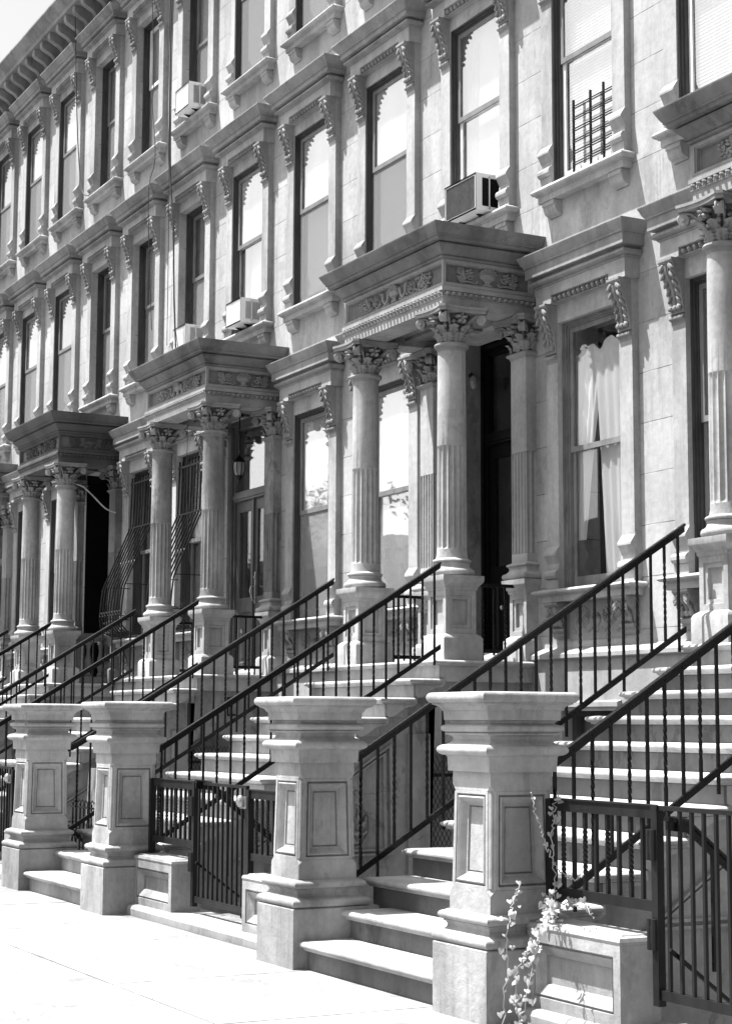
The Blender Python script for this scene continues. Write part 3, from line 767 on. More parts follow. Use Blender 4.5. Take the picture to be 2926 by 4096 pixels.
def make_basement():
    mb = MB(); x0, x1 = -.925, 4.625
    ops = [(b * BAY + .05 - .40, b * BAY + .05 + .40) for b in (1, 2)]
    xs = sorted([x0, x1] + [a for o in ops for a in o])
    for i, (a, b) in enumerate(zip(xs, xs[1:])):
        if any(abs(a - o[0]) < 1e-6 for o in ops):
            mb.box(a, b, -.09, .3, -.7, .35); mb.box(a, b, -.09, .3, 1.60, 2.06)
            mb.prism([(-.09, 1.585), (-.125, 1.585), (-.125, 1.61), (-.14, 1.62), (-.14, 1.66), (-.09, 1.675)], a - .09, b + .09, 'x')
        else: mb.box(a, b, -.09, .3, -.7, 2.06)
    mb.prism([(.05, 2.04), (-.12, 2.04), (-.13, 2.05), (-.13, 2.085), (-.115, 2.095), (-.003, 2.15), (.05, 2.15)], x0, x1, 'x')
    o = mb.build('basement_wall', M['base'])
    for b in (1, 2):
        w = MB(); xc = b * BAY + .05; ring(w, .40, .35, 1.60, .02, .1, .06, .06, xc); w.box(xc - .34, xc + .34, .05, .09, .95, 1.0)
        wo = w.build('basement_window_frame', M['wood'], o)
        g = MB(); g.box(xc - .34, xc + .34, .07, .075, .41, 1.54); g.build('pane', M['glass'], o)
    return o
base_p = make_basement()
def make_top():
    mb = MB(); x0, x1 = -.925, 4.625
    mb.prism([(.3, 12.55), (-.04, 12.55), (-.04, 12.62), (-.07, 12.64), (-.07, 12.95), (-.12, 12.98), (-.42, 13.0), (-.42, 13.08), (-.46, 13.12), (-.54, 13.24), (-.54, 13.27), (.3, 13.33)], x0, x1, 'x')
    for i in range(13):
        x = x0 + .2 + i * (5.55 / 13); mb.prism([(-.07, 12.66), (-.12, 12.68), (-.2, 12.78), (-.36, 12.86), (-.39, 12.9), (-.39, 12.995), (-.07, 12.995)], x - .06, x + .06, 'x')
    return mb.build('roof_cornice', M['cap'])
top_p = make_top()
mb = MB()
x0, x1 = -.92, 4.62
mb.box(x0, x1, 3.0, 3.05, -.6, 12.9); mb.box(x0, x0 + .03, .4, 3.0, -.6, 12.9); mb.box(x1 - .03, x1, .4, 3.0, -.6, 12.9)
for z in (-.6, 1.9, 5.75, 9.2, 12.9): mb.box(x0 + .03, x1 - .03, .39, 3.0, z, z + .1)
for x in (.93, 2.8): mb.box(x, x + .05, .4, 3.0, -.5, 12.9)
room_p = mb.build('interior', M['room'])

doorD = door_unit('double', .10); doorB = door_unit('black', .46)
protos += common + [wall_p, base_p, top_p, room_p, doorD, doorB]

houses = {
    0: 'row house at the right edge, mostly outside the picture, only its stoop in view',
    1: 'pale stone row house with the large near portico, black doorway and curtained parlour window',
    2: 'stone row house behind the middle portico, with a double glazed door and hanging lantern',
    3: 'stone row house at the left with the shaded portico and two bulging barred windows',
    4: 'row house next beyond the dark left-hand portico',
    5: 'farthest row house down the street at the left'}
HX = {n: 3.70 - 5.55 * n for n in houses}
MODE = {(2, 0, 1): 'open', (2, 1, 1): 'screen', (2, 2, 1): 'screen', (3, 0, 1): 'grey', (3, 1, 1): 'screen', (3, 2, 1): 'grey', (2, 1, 0): 'screen', (2, 2, 0): 'pale',
        (3, 0, 2): 'screen', (3, 1, 2): 'blind', (3, 2, 2): 'screen', (3, 1, 0): 'dark', (3, 2, 0): 'open', (1, 0, 1): 'halfcurt', (1, 1, 1): 'netblind', (1, 2, 1): 'netblind', (1, 1, 0): 'parlor', (1, 2, 0): 'curt'}
def shade_for(w, n, b, fl):
    r = random.Random(n * 31 + b * 7 + fl * 3)
    par = fl == 0; OH, mz = (P_OH, P_mz) if par else (U_OH, U_mz)
    md = MODE.get((n, b, fl)) or r.choice(['screen', 'screen', 'open', 'blind', 'grey'])
    if md == 'parlor':
        add_curtain(w, 1, OH - .26, .05, .58, .42, .16); add_curtain(w, -1, OH - .28, .45, .50, .12, .18)
    elif md == 'curt':
        add_curtain(w, -1, OH - .1, .05, .40, .30, .19); add_curtain(w, 1, OH - .1, .05, .46, .40, .20)
    elif md == 'netblind':
        add_blind(w, .05, OH - .08, 'shade', .20); add_shade(w, .05, OH - .06, 'shade', .235, -.2, .41)
    elif md == 'halfcurt':
        add_curtain(w, -1, OH - .1, .05, .30, .25, .19); add_shade(w, .3, OH - .06, 'shade', .23)
    elif md == 'screen':
        add_shade(w, mz - .0, OH - .06, 'shade', .130); add_screen(w, mz); add_shade(w, r.choice([.05, .35, .6]), mz + .03, r.choice(['shade', 'shade_grey']), .19)
    elif md == 'open': add_shade(w, mz - .0, OH - .06, 'shade', .130); add_curtain(w, -1, mz, .05, .25, .2, .19); add_shade(w, .4, mz + .03, 'shade', .24)
    elif md == 'pale': add_shade(w, mz - .0, OH - .06, 'shade', .130); add_shade(w, .06, mz + .03, 'shade', .165)
    elif md == 'grey': add_shade(w, mz - .0, OH - .06, 'shade_grey', .130); add_screen(w, mz); add_shade(w, .3, mz + .03, 'shade_grey', .19)
    elif md == 'blind': add_shade(w, mz, OH - .06, 'shade', .130); add_blind(w, .08, mz, 'shade_grey'); add_screen(w, mz)
def joinery(w, dy):
    for ch in w.children:
        if ch.name.split('.')[0] in ('frame', 'upper_sash', 'lower_sash', 'pane', 'insect_screen', 'roller_shade', 'slatted_blind', 'curtain'):
            ch.location.y += dy
            if dy < 0: ch.scale.y = .62
for n, lab in houses.items():
    h = empty('row_house', (HX[n], 0, 0), lab, 'house', 'brownstone row houses')
    for p in common:
        if n == 0 and False: continue
        copy_tree(p, h, p.location.copy())
    for p in (wall_p, base_p, top_p, room_p): copy_tree(p, h, (0, 0, 0))
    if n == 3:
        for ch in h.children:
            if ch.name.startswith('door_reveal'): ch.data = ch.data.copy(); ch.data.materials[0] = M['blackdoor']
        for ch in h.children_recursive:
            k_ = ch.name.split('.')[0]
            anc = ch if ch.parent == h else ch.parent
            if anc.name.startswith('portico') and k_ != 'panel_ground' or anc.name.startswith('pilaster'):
                ch.data = ch.data.copy(); ch.data.materials[0] = M['shadow_dark'] if anc.name.startswith('portico') else M['darktrim']
    if n == 2:
        for ch in h.children:
            if ch.name.startswith(('column', 'pilaster')): ch.data = ch.data.copy(); ch.data.materials[0] = M['column_dark']
    copy_tree(doorB if n in (1, 3) else doorD, h, (0, 0, 0))
    for b in (1, 2):
        w = copy_tree(parlor, h, (b * BAY + .07, 0, 2.66)); shade_for(w, n, b, 0); joinery(w, -.02 if n == 1 else (.02 if n == 3 else -.05))
        if n == 1 and b == 1:
            for ch in w.children:
                if ch.name.startswith('pane'): ch.data = ch.data.copy(); ch.data.materials[0] = M['glass_clear']
                if ch.name.startswith(('frame', 'lower_sash', 'upper_sash')):
                    ch.data = ch.data.copy(); ch.data.materials[0] = M['wood_grey']
    for b in (0, 1, 2):
        for fl, z in ((1, 6.405), (2, 9.79)):
            w = copy_tree(upper, h, (b * BAY + .015, 0, z)); shade_for(w, n, b, fl); joinery(w, .04 if n == 3 else -.055)
            if (n, b, fl) in ((1, 1, 1), (1, 0, 1), (1, 2, 1), (2, 2, 2), (3, 1, 2)):
                for ch in w.children:
                    if ch.name.startswith(('lower_sash', 'upper_sash')) and n != 1 or ch.name.startswith('lower_sash'):
                        ch.data = ch.data.copy(); ch.data.materials[0] = M['sash_white']
for p in protos:
    for ch in list(p.children_recursive): bpy.data.objects.remove(ch)
    bpy.data.objects.remove(p)

# balustrade on the flank of the left portico is built with house 3
# ------------------------------------------------------------------ stoops
RI, TR = .1695, .285
def stoop(n, lab):
    t = empty('stoop', (HX[n], 0, 0), lab, 'stoop', 'stone stoops')
    xl, xr = -1.0, 1.11
    for i in range(1, 12):
        z = RI * i; y = -1.095 - TR * (12 - i)
        a, b = (xl, xr)
        if i <= 2: a, b = -.76, .92
        mb = MB()
        slab = [(y + .036, z - .058), (y + .022, z - .05), (y + .018, z - .042)] + roll(y + .018, z - .04, z, .022) + [(y + TR + .07, z), (y + TR + .07, z - .058)]
        mb.prism(slab, a + .03, b - .05, 'x')
        ins = .14 if i > 2 else .052
        mb.box(a + ins - .02, b - ins, y + .036, y + TR + .02, z - RI, z - .0585)
        # rounded nosing returning along both ends
        e = [(0, z - .04)] + [(.022 * sin(pi * k / 5), z - .02 - .02 * cos(pi * k / 5)) for k in range(6)] + [(0, z)]
        mb.sweep([(a + .03, y + TR + .03), (a + .03, y + .018), (b - .05, y + .018), (b - .05, y + TR + .03)], [(-.05, z - .055), (.012, z - .055), (.016, z - .042)] + [(.02 + .024 * sin(pi * k / 5), z - .021 - .019 * cos(pi * k / 5)) for k in range(6)] + [(-.05, z - .0005)])
        if i > 2:   # scrolled bracket under the tread end
            for s0, s1 in ((b - .13, b - .044), (a + .024, a + .11)):
                pts = [(y + .050, z - .057), (y + .050, z - RI + .012), (y + .075, z - RI - .004), (y + .11, z - RI + .002), (y + .15, z - RI + .022), (y + .19, z - .120), (y + .23, z - .094), (y + .27, z - .082), (y + TR + .03, z - .078), (y + TR + .06, z - .057)]
                mb.prism(pts, s0, s1, 'x')
        st = mb.build('step', M['step'], t)
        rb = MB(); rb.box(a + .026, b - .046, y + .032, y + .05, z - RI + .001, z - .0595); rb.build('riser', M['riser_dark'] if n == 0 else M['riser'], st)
    # platform slab
    mb = MB(); z = 2.03; y = -1.115
    mb.sweep([(xl, -.1), (xl, y), (xr - .04, y), (xr - .04, -.1)], [(-.3, z - .05), (.004, z - .05), (.008, z - .042)] + [(.012 + .028 * sin(pi * k / 6), z - .02 - .02 * cos(pi * k / 6)) for k in range(7)] + [(-.3, z - .001)])
    mb.box(xl + .1, xr - .14, y + .1, .5, z - .05, z - .002); mb.box(xl + .03, xr - .07, y + .04, -.092, 1.84, z - .05)
    mb.build('platform', M['step'], t)
    # side walls
    mb = MB(); a, b = xl + .07, xr - .15
    prof = [(-3.78, -.6), (-1.14, -.6), (-1.14, 1.84), (-1.16, 1.84)]
    for i in range(11, 1, -1):
        z = RI * i; yy = -1.095 - TR * (12 - i); prof += [(yy + TR + .03, z - .06)] if i == 11 else []
        prof += [(yy + .05, z - .06), (yy + .05, z - RI - .055)]
    mb.prism(prof, a, b, 'x')
    # under-platform walls with a segmental opening on each side
    ar = [(-1.14, 1.84), (-1.14, 1.18)] + [(-.66 - .48 * cos(pi * k / 8), 1.18 + .16 * sin(pi * k / 8)) for k in range(9)] + [(-.18, 1.84)]
    for s0, s1 in ((b - .25, b), (a, a + .25)): 
        mb.prism(ar, s0, s1, 'x'); mb.box(s0, s1, -.18, -.092, -.6, 1.84)
    mb.box(a + .3, b - .3, -1.0, -.3, -.6, 1.84)
    # pillar face under the platform corner
    for s0, s1 in ((b, b + .035), (a - .035, a)):
        mb.prism([(-1.36, .0), (-1.14, .0), (-1.14, 1.38), (-1.36, 1.38)], s0, s1, 'x')
    mb.build('side_wall', M['stoop'], t)
    # triangular carved panels
    for sd in (1, -1):
        mb = MB(); X = b if sd > 0 else a
        P0 = plane_map((X, -1.52, .36), (0, sd, 0), (0, 0, 1))   # u along +y (sd)
        tri = [(-1.5, .34), (-1.52, 1.30), (-3.0, .34)]
        def strip(o, i_, h):
            pts_o = o; pts_i = i_; 
            for k in range(3):
                k2 = (k + 1) % 3
                q = [pts_o[k], pts_o[k2], pts_i[k2], pts_i[k]]
                v = [(X + sd * (-.02), *p) for p in q] + [(X + sd * h, *p) for p in q]
                mb.add(v, [(0, 1, 2, 3), (4, 5, 6, 7), (0, 1, 5, 4), (1, 2, 6, 5), (2, 3, 7, 6), (3, 0, 4, 7)])
        def shrink(tr, d):
            c = (sum(p[0] for p in tr) / 3, sum(p[1] for p in tr) / 3)
            return [(p[0] + (c[0] - p[0]) * d, p[1] + (c[1] - p[1]) * d) for p in tr]
        strip(tri, shrink(tri, .06), .035); strip(shrink(tri, .12), shrink(tri, .18), .025)
        Pm = plane_map((X + sd * .004, -1.93, .60), (0, sd, 0), (0, 0, 1))
        for R_, q_ in ((.20, .013), (.05, .012)): mb.tube([Pm(R_ * cos(t_ * pi / 12), R_ * sin(t_ * pi / 12), 0) for t_ in range(25)], q_, 5)
        for k in range(9):
            an = 2 * pi * k / 9
            r_blob(mb, Pm, .12 * cos(an), .12 * sin(an), .07, .028, .02, an + .6); r_blob(mb, Pm, .165 * cos(an + .3), .165 * sin(an + .3), .035, .018, .015, an + 1.4)
        r_spiral(mb, Pm, .06 * sd * 0, .0, .09, 1.3, 0, 1, .014); r_spiral(mb, Pm, .06, .27, .05, 1.2, 0, 1, .012)
        r_blob(mb, Pm, 0.02, .225, .05, .02, .014, .9)
        mb.build('carved_panel', M['stoop'], t)
        # iron mesh door in the opening
        mb = MB(); xx = b - .12 if sd > 0 else a + .12
        mb.box(xx - .012, xx + .012, -1.14, -1.10, -.3, 1.2); mb.box(xx - .012, xx + .012, -.22, -.18, -.3, 1.2); mb.box(xx - .012, xx + .012, -1.10, -.22, 1.0, 1.03)
        k = -1.1
        for q in range(-14, 40):
            y0 = -1.1 + q * .045
            for s_ in (1, -1):
                pa = []; L_ = 1.5
                ya, za = (y0, -.3); yb_, zb_ = (y0 + L_ * .55, -.3 + L_)
                if s_ < 0: ya, yb_ = -1.32 - ya, -1.32 - yb_
                # clip to [-1.1,-.22]
                lo, hi = 0, 1
                for lim, sgn in ((-1.1, 1), (-.22, -1)):
                    d0, d1 = sgn * (ya - lim), sgn * (yb_ - lim)
                    if d0 < 0 and d1 < 0: lo, hi = 1, 0; break
                    if d0 < 0: lo = max(lo, d0 / (d0 - d1))
                    if d1 < 0: hi = min(hi, d0 / (d0 - d1))
                if hi - lo > .02:
                    f = lambda t_: (xx, ya + (yb_ - ya) * t_, za + (zb_ - za) * t_)
                    mb.tube([f(lo), f(hi)], .0035, 3)
        mb.build('mesh_door', M['iron'], t)
    return t
stoop(0, 'stone stoop at the right edge rising between the two nearest piers')
stoop(1, 'stone stoop leading up to the large near portico, behind the leftmost pier')
stoop(2, 'stone stoop leading up to the middle portico')
stoop(3, 'stone stoop leading up to the dark far-left portico')
stoop(4, 'stone stoop far down the street beyond the dark portico')

# ------------------------------------------------------------------ piers
def pier_proto():
    t = empty('newel_pier', (0, 0, 0))
    def bulge(z0, z1, h, o, n=5): return [(h + o * sin(pi * i / n), (z0 + z1) / 2 - (z1 - z0) / 2 * cos(pi * i / n)) for i in range(n + 1)]
    mb = MB()
    prof = [(.15, 1.225), (.203, 1.225), (.206, 1.298), (.210, 1.304)] + bulge(1.306, 1.362, .210, .038, 8) + [(.206, 1.366), (.198, 1.370), (.188, 1.378), (.183, 1.390), (.187, 1.402), (.200, 1.410), (.214, 1.413), (.214, 1.420), (.206, 1.424)] + bulge(1.426, 1.464, .208, .024, 6) + [(.200, 1.467), (.196, 1.472), (.196, 1.484), (.218, 1.487), (.221, 1.534), (.229, 1.538), (.231, 1.546), (.240, 1.558), (.256, 1.566), (.266, 1.569), (.266, 1.574)] + bulge(1.576, 1.630, .266, .022, 8) + [(.1, 1.634)]
    mb.sq(0, 0, prof); mb.build('cap', M['pier'], t)
    mb = MB(); prof = [(.262, -.02), (.262, .352), (.255, .358)] + bulge(.36, .410, .242, .024, 7) + [(.236, .413), (.222, .418), (.210, .428), (.205, .442), (.210, .456), (.222, .463), (.222, .469)] + bulge(.470, .514, .220, .024, 7) + [(.205, .522), (.16, .525)]
    mb.sq(0, 0, prof); mb.build('base', M['pier'], t)
    mb = MB(); z0, z3 = .52, 1.226; z1, z2 = .64, 1.13; c_ = .03
    H = lambda z: .198 - .014 * (z - z0) / (z3 - z0)
    for q in range(4):
        R = Matrix.Rotation(q * pi / 2, 3, 'Z')
        def pt(x, z, e=0): h = H(z); return R @ Vector((x * (h - e) if abs(x) == 1 else x, -h, z))
        def cr(sx, z, ch): h = H(z); return R @ Vector((sx * (h - ch), -h, z))
        A0, B0 = cr(-1, z0, 0), cr(1, z0, 0); A1, B1 = cr(-1, z1 - .03, 0), cr(1, z1 - .03, 0); a1, b1 = cr(-1, z1, c_), cr(1, z1, c_)
        a2, b2 = cr(-1, z2, c_), cr(1, z2, c_); A2, B2 = cr(-1, z2 + .03, 0), cr(1, z2 + .03, 0); A3, B3 = cr(-1, z3, 0), cr(1, z3, 0)
        mb.add([A0, B0, B1, b1, a1, A1], [(0, 1, 2, 3, 4, 5)]); mb.add([A2, a2, b2, B2, B3, A3], [(0, 1, 2, 3, 4, 5)])
        mb.rings([a1, b1, b2, a2], [(.018, 0), (.020, .016), (.027, .016), (.029, .001), (.036, -.002), (.044, .006), (.066, .036), (.076, .038), (.078, .054), (.083, .054), (.085, .046)])
        # chamfer and stops at the right corner
        R2 = Matrix.Rotation((q + 1) * pi / 2, 3, 'Z')
        def cl(z, ch): h = H(z); return R2 @ Vector((-(h - ch), -h, z))
        mb.add([b1, cl(z1, c_), cl(z2, c_), b2], [(0, 1, 2, 3)])
        mb.add([B1, cl(z1, c_), b1], [(0, 1, 2)]); mb.add([B2, b2, cl(z2, c_)], [(0, 1, 2)])
        h1, h2 = H(z1), H(z2)
        p1 = R @ Vector((h1 - .017, -h1 + .017, z1 + .01)); p2 = R @ Vector((h2 - .017, -h2 + .017, z2 - .01))
        mb.tube([p1, p2], .012, 8)
    mb.build('shaft', M['pier'], t)
    return t
pp = pier_proto()
piers = [(1, 1.17, 'leftmost large stone pier, left of the low block and iron gate'),
         (0, -1.01, 'middle large stone pier between the gate and the nearest steps'),
         (0, 1.175, 'right-hand large stone pier with vine leaves at its foot'),
         (1, -1.01, 'stone pier at the foot of the near stoop, just past the left edge'),
         (2, 1.17, 'stone pier on the right of the middle stoop, outside the left edge'),
         (2, -1.01, 'left stone pier of the middle stoop, outside the left edge'),
         (3, 1.17, 'right stone pier of the far-left stoop'), (3, -1.01, 'left stone pier of the far-left stoop')]
for i, (n, dx, lab) in enumerate(piers):
    p = copy_tree(pp, None, (HX[n] + dx, -4.03, 0)); tag(p, lab, 'stone pier', 'stone newel piers at the foot of the stoops')
for ch in list(pp.children): bpy.data.objects.remove(ch)
bpy.data.objects.remove(pp)

# ------------------------------------------------------------------ iron work
def bar_mesh(L, r=.008, tw=False):
    mb = MB()
    if tw:
        n = 40
        mb.tube([(0, 0, L * i / n) for i in range(n + 1)], r * 1.45, 4, up=(1, 0, 0), twist=lambda t: min(1, max(0, (t - .18) / .64)) * 5 * pi)
    else: mb.tube([(0, 0, 0), (0, 0, L)], r * 1.41, 4, up=(1, 0, 0))
    return mb
bars = {}
def bar(parent, x, y, z, L, tw=False, r=.008, name='baluster', mat='iron'):
    k = (round(L, 3), tw, r, mat)
    if k not in bars: bars[k] = bar_mesh(L, r, tw).mesh(name, M[mat])
    o = bpy.data.objects.new(name, bars[k]); C.objects.link(o); o.parent = parent; o.location = (x, y, z); return o
def handrail_mesh(mb, pts):
    pts = [Vector(p) for p in pts]
    prof = [(-.008, -.058), (.008, -.058), (.008, -.018), (.018, -.018), (.020, -.006), (.016, .001), (.008, .005), (-.008, .005), (-.016, .001), (-.020, -.006), (-.018, -.018), (-.008, -.018)]
    vs = []; k = len(prof)
    for p in pts: vs += [(p.x + a, p.y, p.z + b) for a, b in prof]
    fs = [(i * k + a, i * k + (a + 1) % k, (i + 1) * k + (a + 1) % k, (i + 1) * k + a) for i in range(len(pts) - 1) for a in range(k)]
    fs += [tuple(range(k)), tuple(range(len(vs) - 1, len(vs) - 1 - k, -1))]; mb.add(vs, fs)
def railing_proto():
    t = empty('stair_railing')
    ya, za, yb, zb = -1.10, 2.895, -3.72, 1.285
    s_ = (za - zb) / (ya - yb)
    mb = MB(); handrail_mesh(mb, [(0, ya, za), (0, yb, zb), (0, yb - .09, zb - .03), (0, yb - .17, zb - .035)])
    hr = mb.build('handrail', M['iron'], t)
    g = -.735
    mb = MB(); mb.add([(sx, y_, z_) for y_, z_ in ((ya - .0, za + g + .005), (yb - .12, zb + g - .068), (yb - .12, zb + g - .112), (ya - .0, za + g - .039)) for sx in (-.009, .009)], [(0, 1, 3, 2), (2, 3, 5, 4), (4, 5, 7, 6), (6, 7, 1, 0), (0, 2, 4, 6), (1, 7, 5, 3)])
    mb.build('bottom_rail', M['iron'], t)
    n = 22
    for i in range(n):
        y = ya - .06 - i * (2.54 / (n - 1)); zt = za + (y - ya) * s_ - .04
        L = .70 if i % 4 else .84
        bar(t, 0, y, zt - L, L, i % 2 == 1)
    # rivets
    mb = MB()
    for i in range(n):
        y = ya - .06 - i * (2.54 / (n - 1)); zt = za + (y - ya) * s_
        for sx in (-.0105, .0105): mb.ell((sx, y, zt - .036), ((.003, 0, 0), (0, .006, 0), (0, 0, .006)), 6, 4)
    mb.build('rivets', M['gate'], t)
    return t
rp = railing_proto()
rails = [(0, -1.01, 'black iron stair railing rising from the middle pier to the right edge'),
         (0, 1.17, 'black iron stair railing rising from the right-hand pier, nearest of all'),
         (1, 1.10, 'black stair railing from the leftmost pier up to the large portico near column'),
         (1, -.98, 'black stair railing ending at the far column of the large portico'),
         (2, 1.10, 'black stair railing ending at the near column of the middle portico'),
         (2, -.98, 'black stair railing ending at the far column of the middle portico'),
         (3, 1.10, 'black iron stair railing of the dark far-left stoop'), (3, -.98, 'left black iron railing of the dark far-left stoop')]
for n, dx, lab in rails:
    r_ = copy_tree(rp, None, (HX[n] + dx, 0, 0)); tag(r_, lab, 'stair railing', 'black iron stair railings')
for ch in list(rp.children_recursive): bpy.data.objects.remove(ch)
bpy.data.objects.remove(rp)

# short guard rails between column and pilaster on every porch
for n, labs in {1: ('right side of the large portico by the black doorway', 'left side of the large portico between column and wall'), 2: ('right side of the middle portico', 'left side of the middle portico')}.items():
    for s_, lab in zip((1, -1), labs):
        x = .0; t = empty('porch_railing', (HX[n] + s_ * .84, 0, 0), 'short guard rail on the ' + lab, 'railing', 'porch guard rails')
        mb = MB(); mb.box(-.02, .02, -.66, -.17, 2.715, 2.745); mb.build('top_rail', M['iron'], t)
        mb = MB(); mb.box(-.018, .018, -.66, -.2, 2.11, 2.145); mb.build('bottom_rail', M['iron'], t)
        for i, y in enumerate((-.62, -.50, -.38, -.26)): bar(t, 0, y, 2.04 if i % 2 else 2.09, 2.72 - (2.04 if i % 2 else 2.09), i % 2 == 1)

# fences and gates beside the stoops
def fence(name, x0, x1, y, z0, z1, lab, posts=(True, True), dz=0, ext=.0):
    t = empty(name, (x0, y, dz), lab, 'iron fence', 'low iron fences by the sidewalk'); L = x1 - x0
    mb = MB(); mb.box(0, L, -.006, .03, z1 - .055, z1); mb.box(0, L, -.012, .032, z1, z1 + .008); mb.build('top_rail', M['gate'], t)
    mb = MB(); mb.box(0, L, -.006, .03, z0 - .05, z0); mb.build('bottom_rail', M['gate'], t)
    for k, px in enumerate((0, L)):
        if posts[k]:
            mb = MB(); mb.box(px - .022, px + .022, -.02, .024, .1, z1 + .004); mb.build('post', M['gate'], t)
    n = int(L / .088); r_ = .009
    for i in range(1, n):
        bar(t, i * L / n, .012, z0 - .0, z1 - z0 - .055, i % 2 == 1, r_, mat='gate')
    return t
def gate(x0, x1, y, z0, z1, lab, dz=0):
    t = empty('iron_gate', (x0, y, dz), lab, 'gate', 'iron areaway gates'); L = x1 - x0
    mb = MB(); mb.box(-.02, .025, -.02, .02, z0 - .03, z1); mb.box(L - .03, L, -.01, .015, z0, z1); mb.box(.025, L - .03, -.01, .015, z1 - .02, z1); mb.box(.025, L - .03, -.01, .02, z0, z0 + .045)
    mb.build('gate_frame', M['gate'], t)
    n = int(L / .082)
    for i in range(1, n): bar(t, i * L / n, .0, z0 + .045, z1 - z0 - .065, False, .008, mat='gate')
    mb = MB(); mb.box(L - .06, L + .05, -.035, -.012, .88, .96); mb.ell((L - .01, -.05, .93), ((.035, 0, 0), (0, .03, 0), (0, 0, .045)), 10, 6); mb.build('latch', M['brass'], t)
    for zz in (z0 + .22, z1 - .25):
        mb = MB(); mb.tube([(-.035, -.015, zz), (-.035, -.015, zz + .14)], .02, 10); mb.tube([(.0, -.02, zz), (.0, -.02, zz + .14)], .018, 10)
        mb.box(-.035, 0, -.03, -.01, zz + .03, zz + .11); mb.build('hinge', M['gate'], t)
    return t
def low_block(x0, x1, y0, y1, z0, z1, lab):
    t = empty('low_stone_block', (x0, y0, 0), lab, 'stone block', 'low panelled stone blocks'); w, d = x1 - x0, y1 - y0
    mb = MB(); sp = [(.055, 0), (.057, .014), (.066, .014), (.068, .004), (.115, .040), (.118, .055)]
    mb.rings([(0, 0, z0), (w, 0, z0), (w, 0, z1 - .045), (0, 0, z1 - .045)], sp)
    mb.add([(0, 0, z0), (w, 0, z0), (w, d, z0), (0, d, z0), (0, 0, z1 - .045), (w, 0, z1 - .045), (w, d, z1 - .045), (0, d, z1 - .045)], [(1, 2, 6, 5), (2, 3, 7, 6), (3, 0, 4, 7)])
    c = w / 2
    mb.sweep([(0, d), (0, 0), (w, 0), (w, d)], [(-.06, z1 - .045), (-.001, z1 - .045), (.004, z1 - .03), (-.002, z1 - .012), (-.03, z1 - .008), (-.035, z1), (-.06, z1)])
    mb.box(.05, w - .05, .05, d, z1 - .04, z1 - .002)
    mb.build('body', M['pier'], t); return t
for n, dz in ((1, 0), (0, .06), (2, 0)):
    c = HX[n]
    w1 = {1: 'between leftmost and middle piers', 0: 'right of the vine-grown pier', 2: 'past the left edge'}[n]
    low_block(c + 1.40, c + 2.18, -4.03, -3.80, .078, .46 + dz * .6, 'low panelled stone block left of the gate ' + w1)
    fence('iron_fence', c + 1.43, c + 2.27, -3.9, .60, 1.03, 'twisted-bar iron fence left of the gate ' + w1, (True, False), dz)
    gate(c + 2.30, c + 3.24, -3.9, .16, 1.035, 'plain-bar iron gate ' + w1, dz)
    if n != 0:
        low_block(c + 3.46, c + 4.26, -4.03, -3.80, .078, .46, 'low panelled stone block right of the gate ' + w1)
        fence('iron_fence', c + 3.28, c + 4.28, -3.9, .58, 1.005, 'twisted-bar iron fence right of the gate ' + w1, (True, False))
    # raised kerb under the gate and blocks
    mb = MB(); mb.prism([(-4.10, -.1), (-4.10, .05), (-4.085, .072), (-4.06, .078), (-3.72, .078), (-3.72, -.5), (-3.9, -.5)], c + 1.44, c + 4.26, 'x')
    o = mb.build('kerb', M['kerb']); tag(o, kind='structure')
    # handrail down to the basement door
    t = empty('basement_handrail', (c + 2.45, 0, 0), 'black handrail sloping down to the basement behind the gate ' + w1, 'handrail', 'basement handrails')
    mb = MB(); handrail_mesh(mb, [(0, -3.96, 1.05), (0, -3.84, 1.035), (0, -2.4, -.11)]); mb.build('handrail', M['iron'], t)
    mb = MB(); mb.tube([(0, -3.95, .46), (0, -2.5, -.62)], .012, 4); mb.build('bottom_rail', M['iron'], t)
    for k in range(3): bar(t, 0, -3.7 + k * .5, .35 - .40 * k, .56, False)
    # basement steps
    mb = MB()
    for k in range(4): mb.box(c + 1.9, c + 3.5, -3.72 + k * .28, -3.72 + (k + 1) * .28, -.6, .02 - .14 * k)
    tag(mb.build('basement_steps', M['area']), kind='structure')
# round hatch lid seen through the gate
t = tag((lambda m: (m.lathe(.55, -3.2, [(.0, -.5), (.34, -.5), (.34, .08), (.37, .09), (.38, .11), (.36, .13), (.0, .15)], 24), m)[1])(MB()).build('dustbin', M['gate']), 'dark round dustbin behind the plain-bar gate', 'dustbin')

# small scroll fence and a weathered board in the areaway of the middle house
t = empty('scroll_fence', (-5.05, -3.0, 0), 'small scrolled iron fence with zigzag top, left of the leftmost pier', 'iron fence')
m = MB(); m.tube([(k * .05, 0, .655 + (.03 if k % 2 else 0)) for k in range(21)], .006, 4); m.box(0, 1.0, -.008, .008, .60, .618); m.build('top_rail', M['iron'], t)
m = MB(); m.box(0, 1.0, -.008, .008, .12, .14); m.build('bottom_rail', M['iron'], t)
for k in range(9): bar(t, .05 + k * .115, 0, -.5, 1.15, k % 2 == 0, .007)
for k in range(7):
    m = MB(); m.tube([(.11 + k * .13 + .055 * cos(a * pi / 8), -.01, .28 + (.06 if k % 2 else -.02) + .055 * sin(a * pi / 8)) for a in range(15)], .005, 4); m.build('scroll', M['iron'], t)
m = MB(); m.prism([(-2.96, -.6), (-2.93, -.6), (-2.86, 1.0), (-2.89, 1.0)], -4.85, -4.45, 'x'); tag(m.build('wooden_board', M['oldwood']), 'weathered wooden board leaning behind the small scrolled fence', 'board')

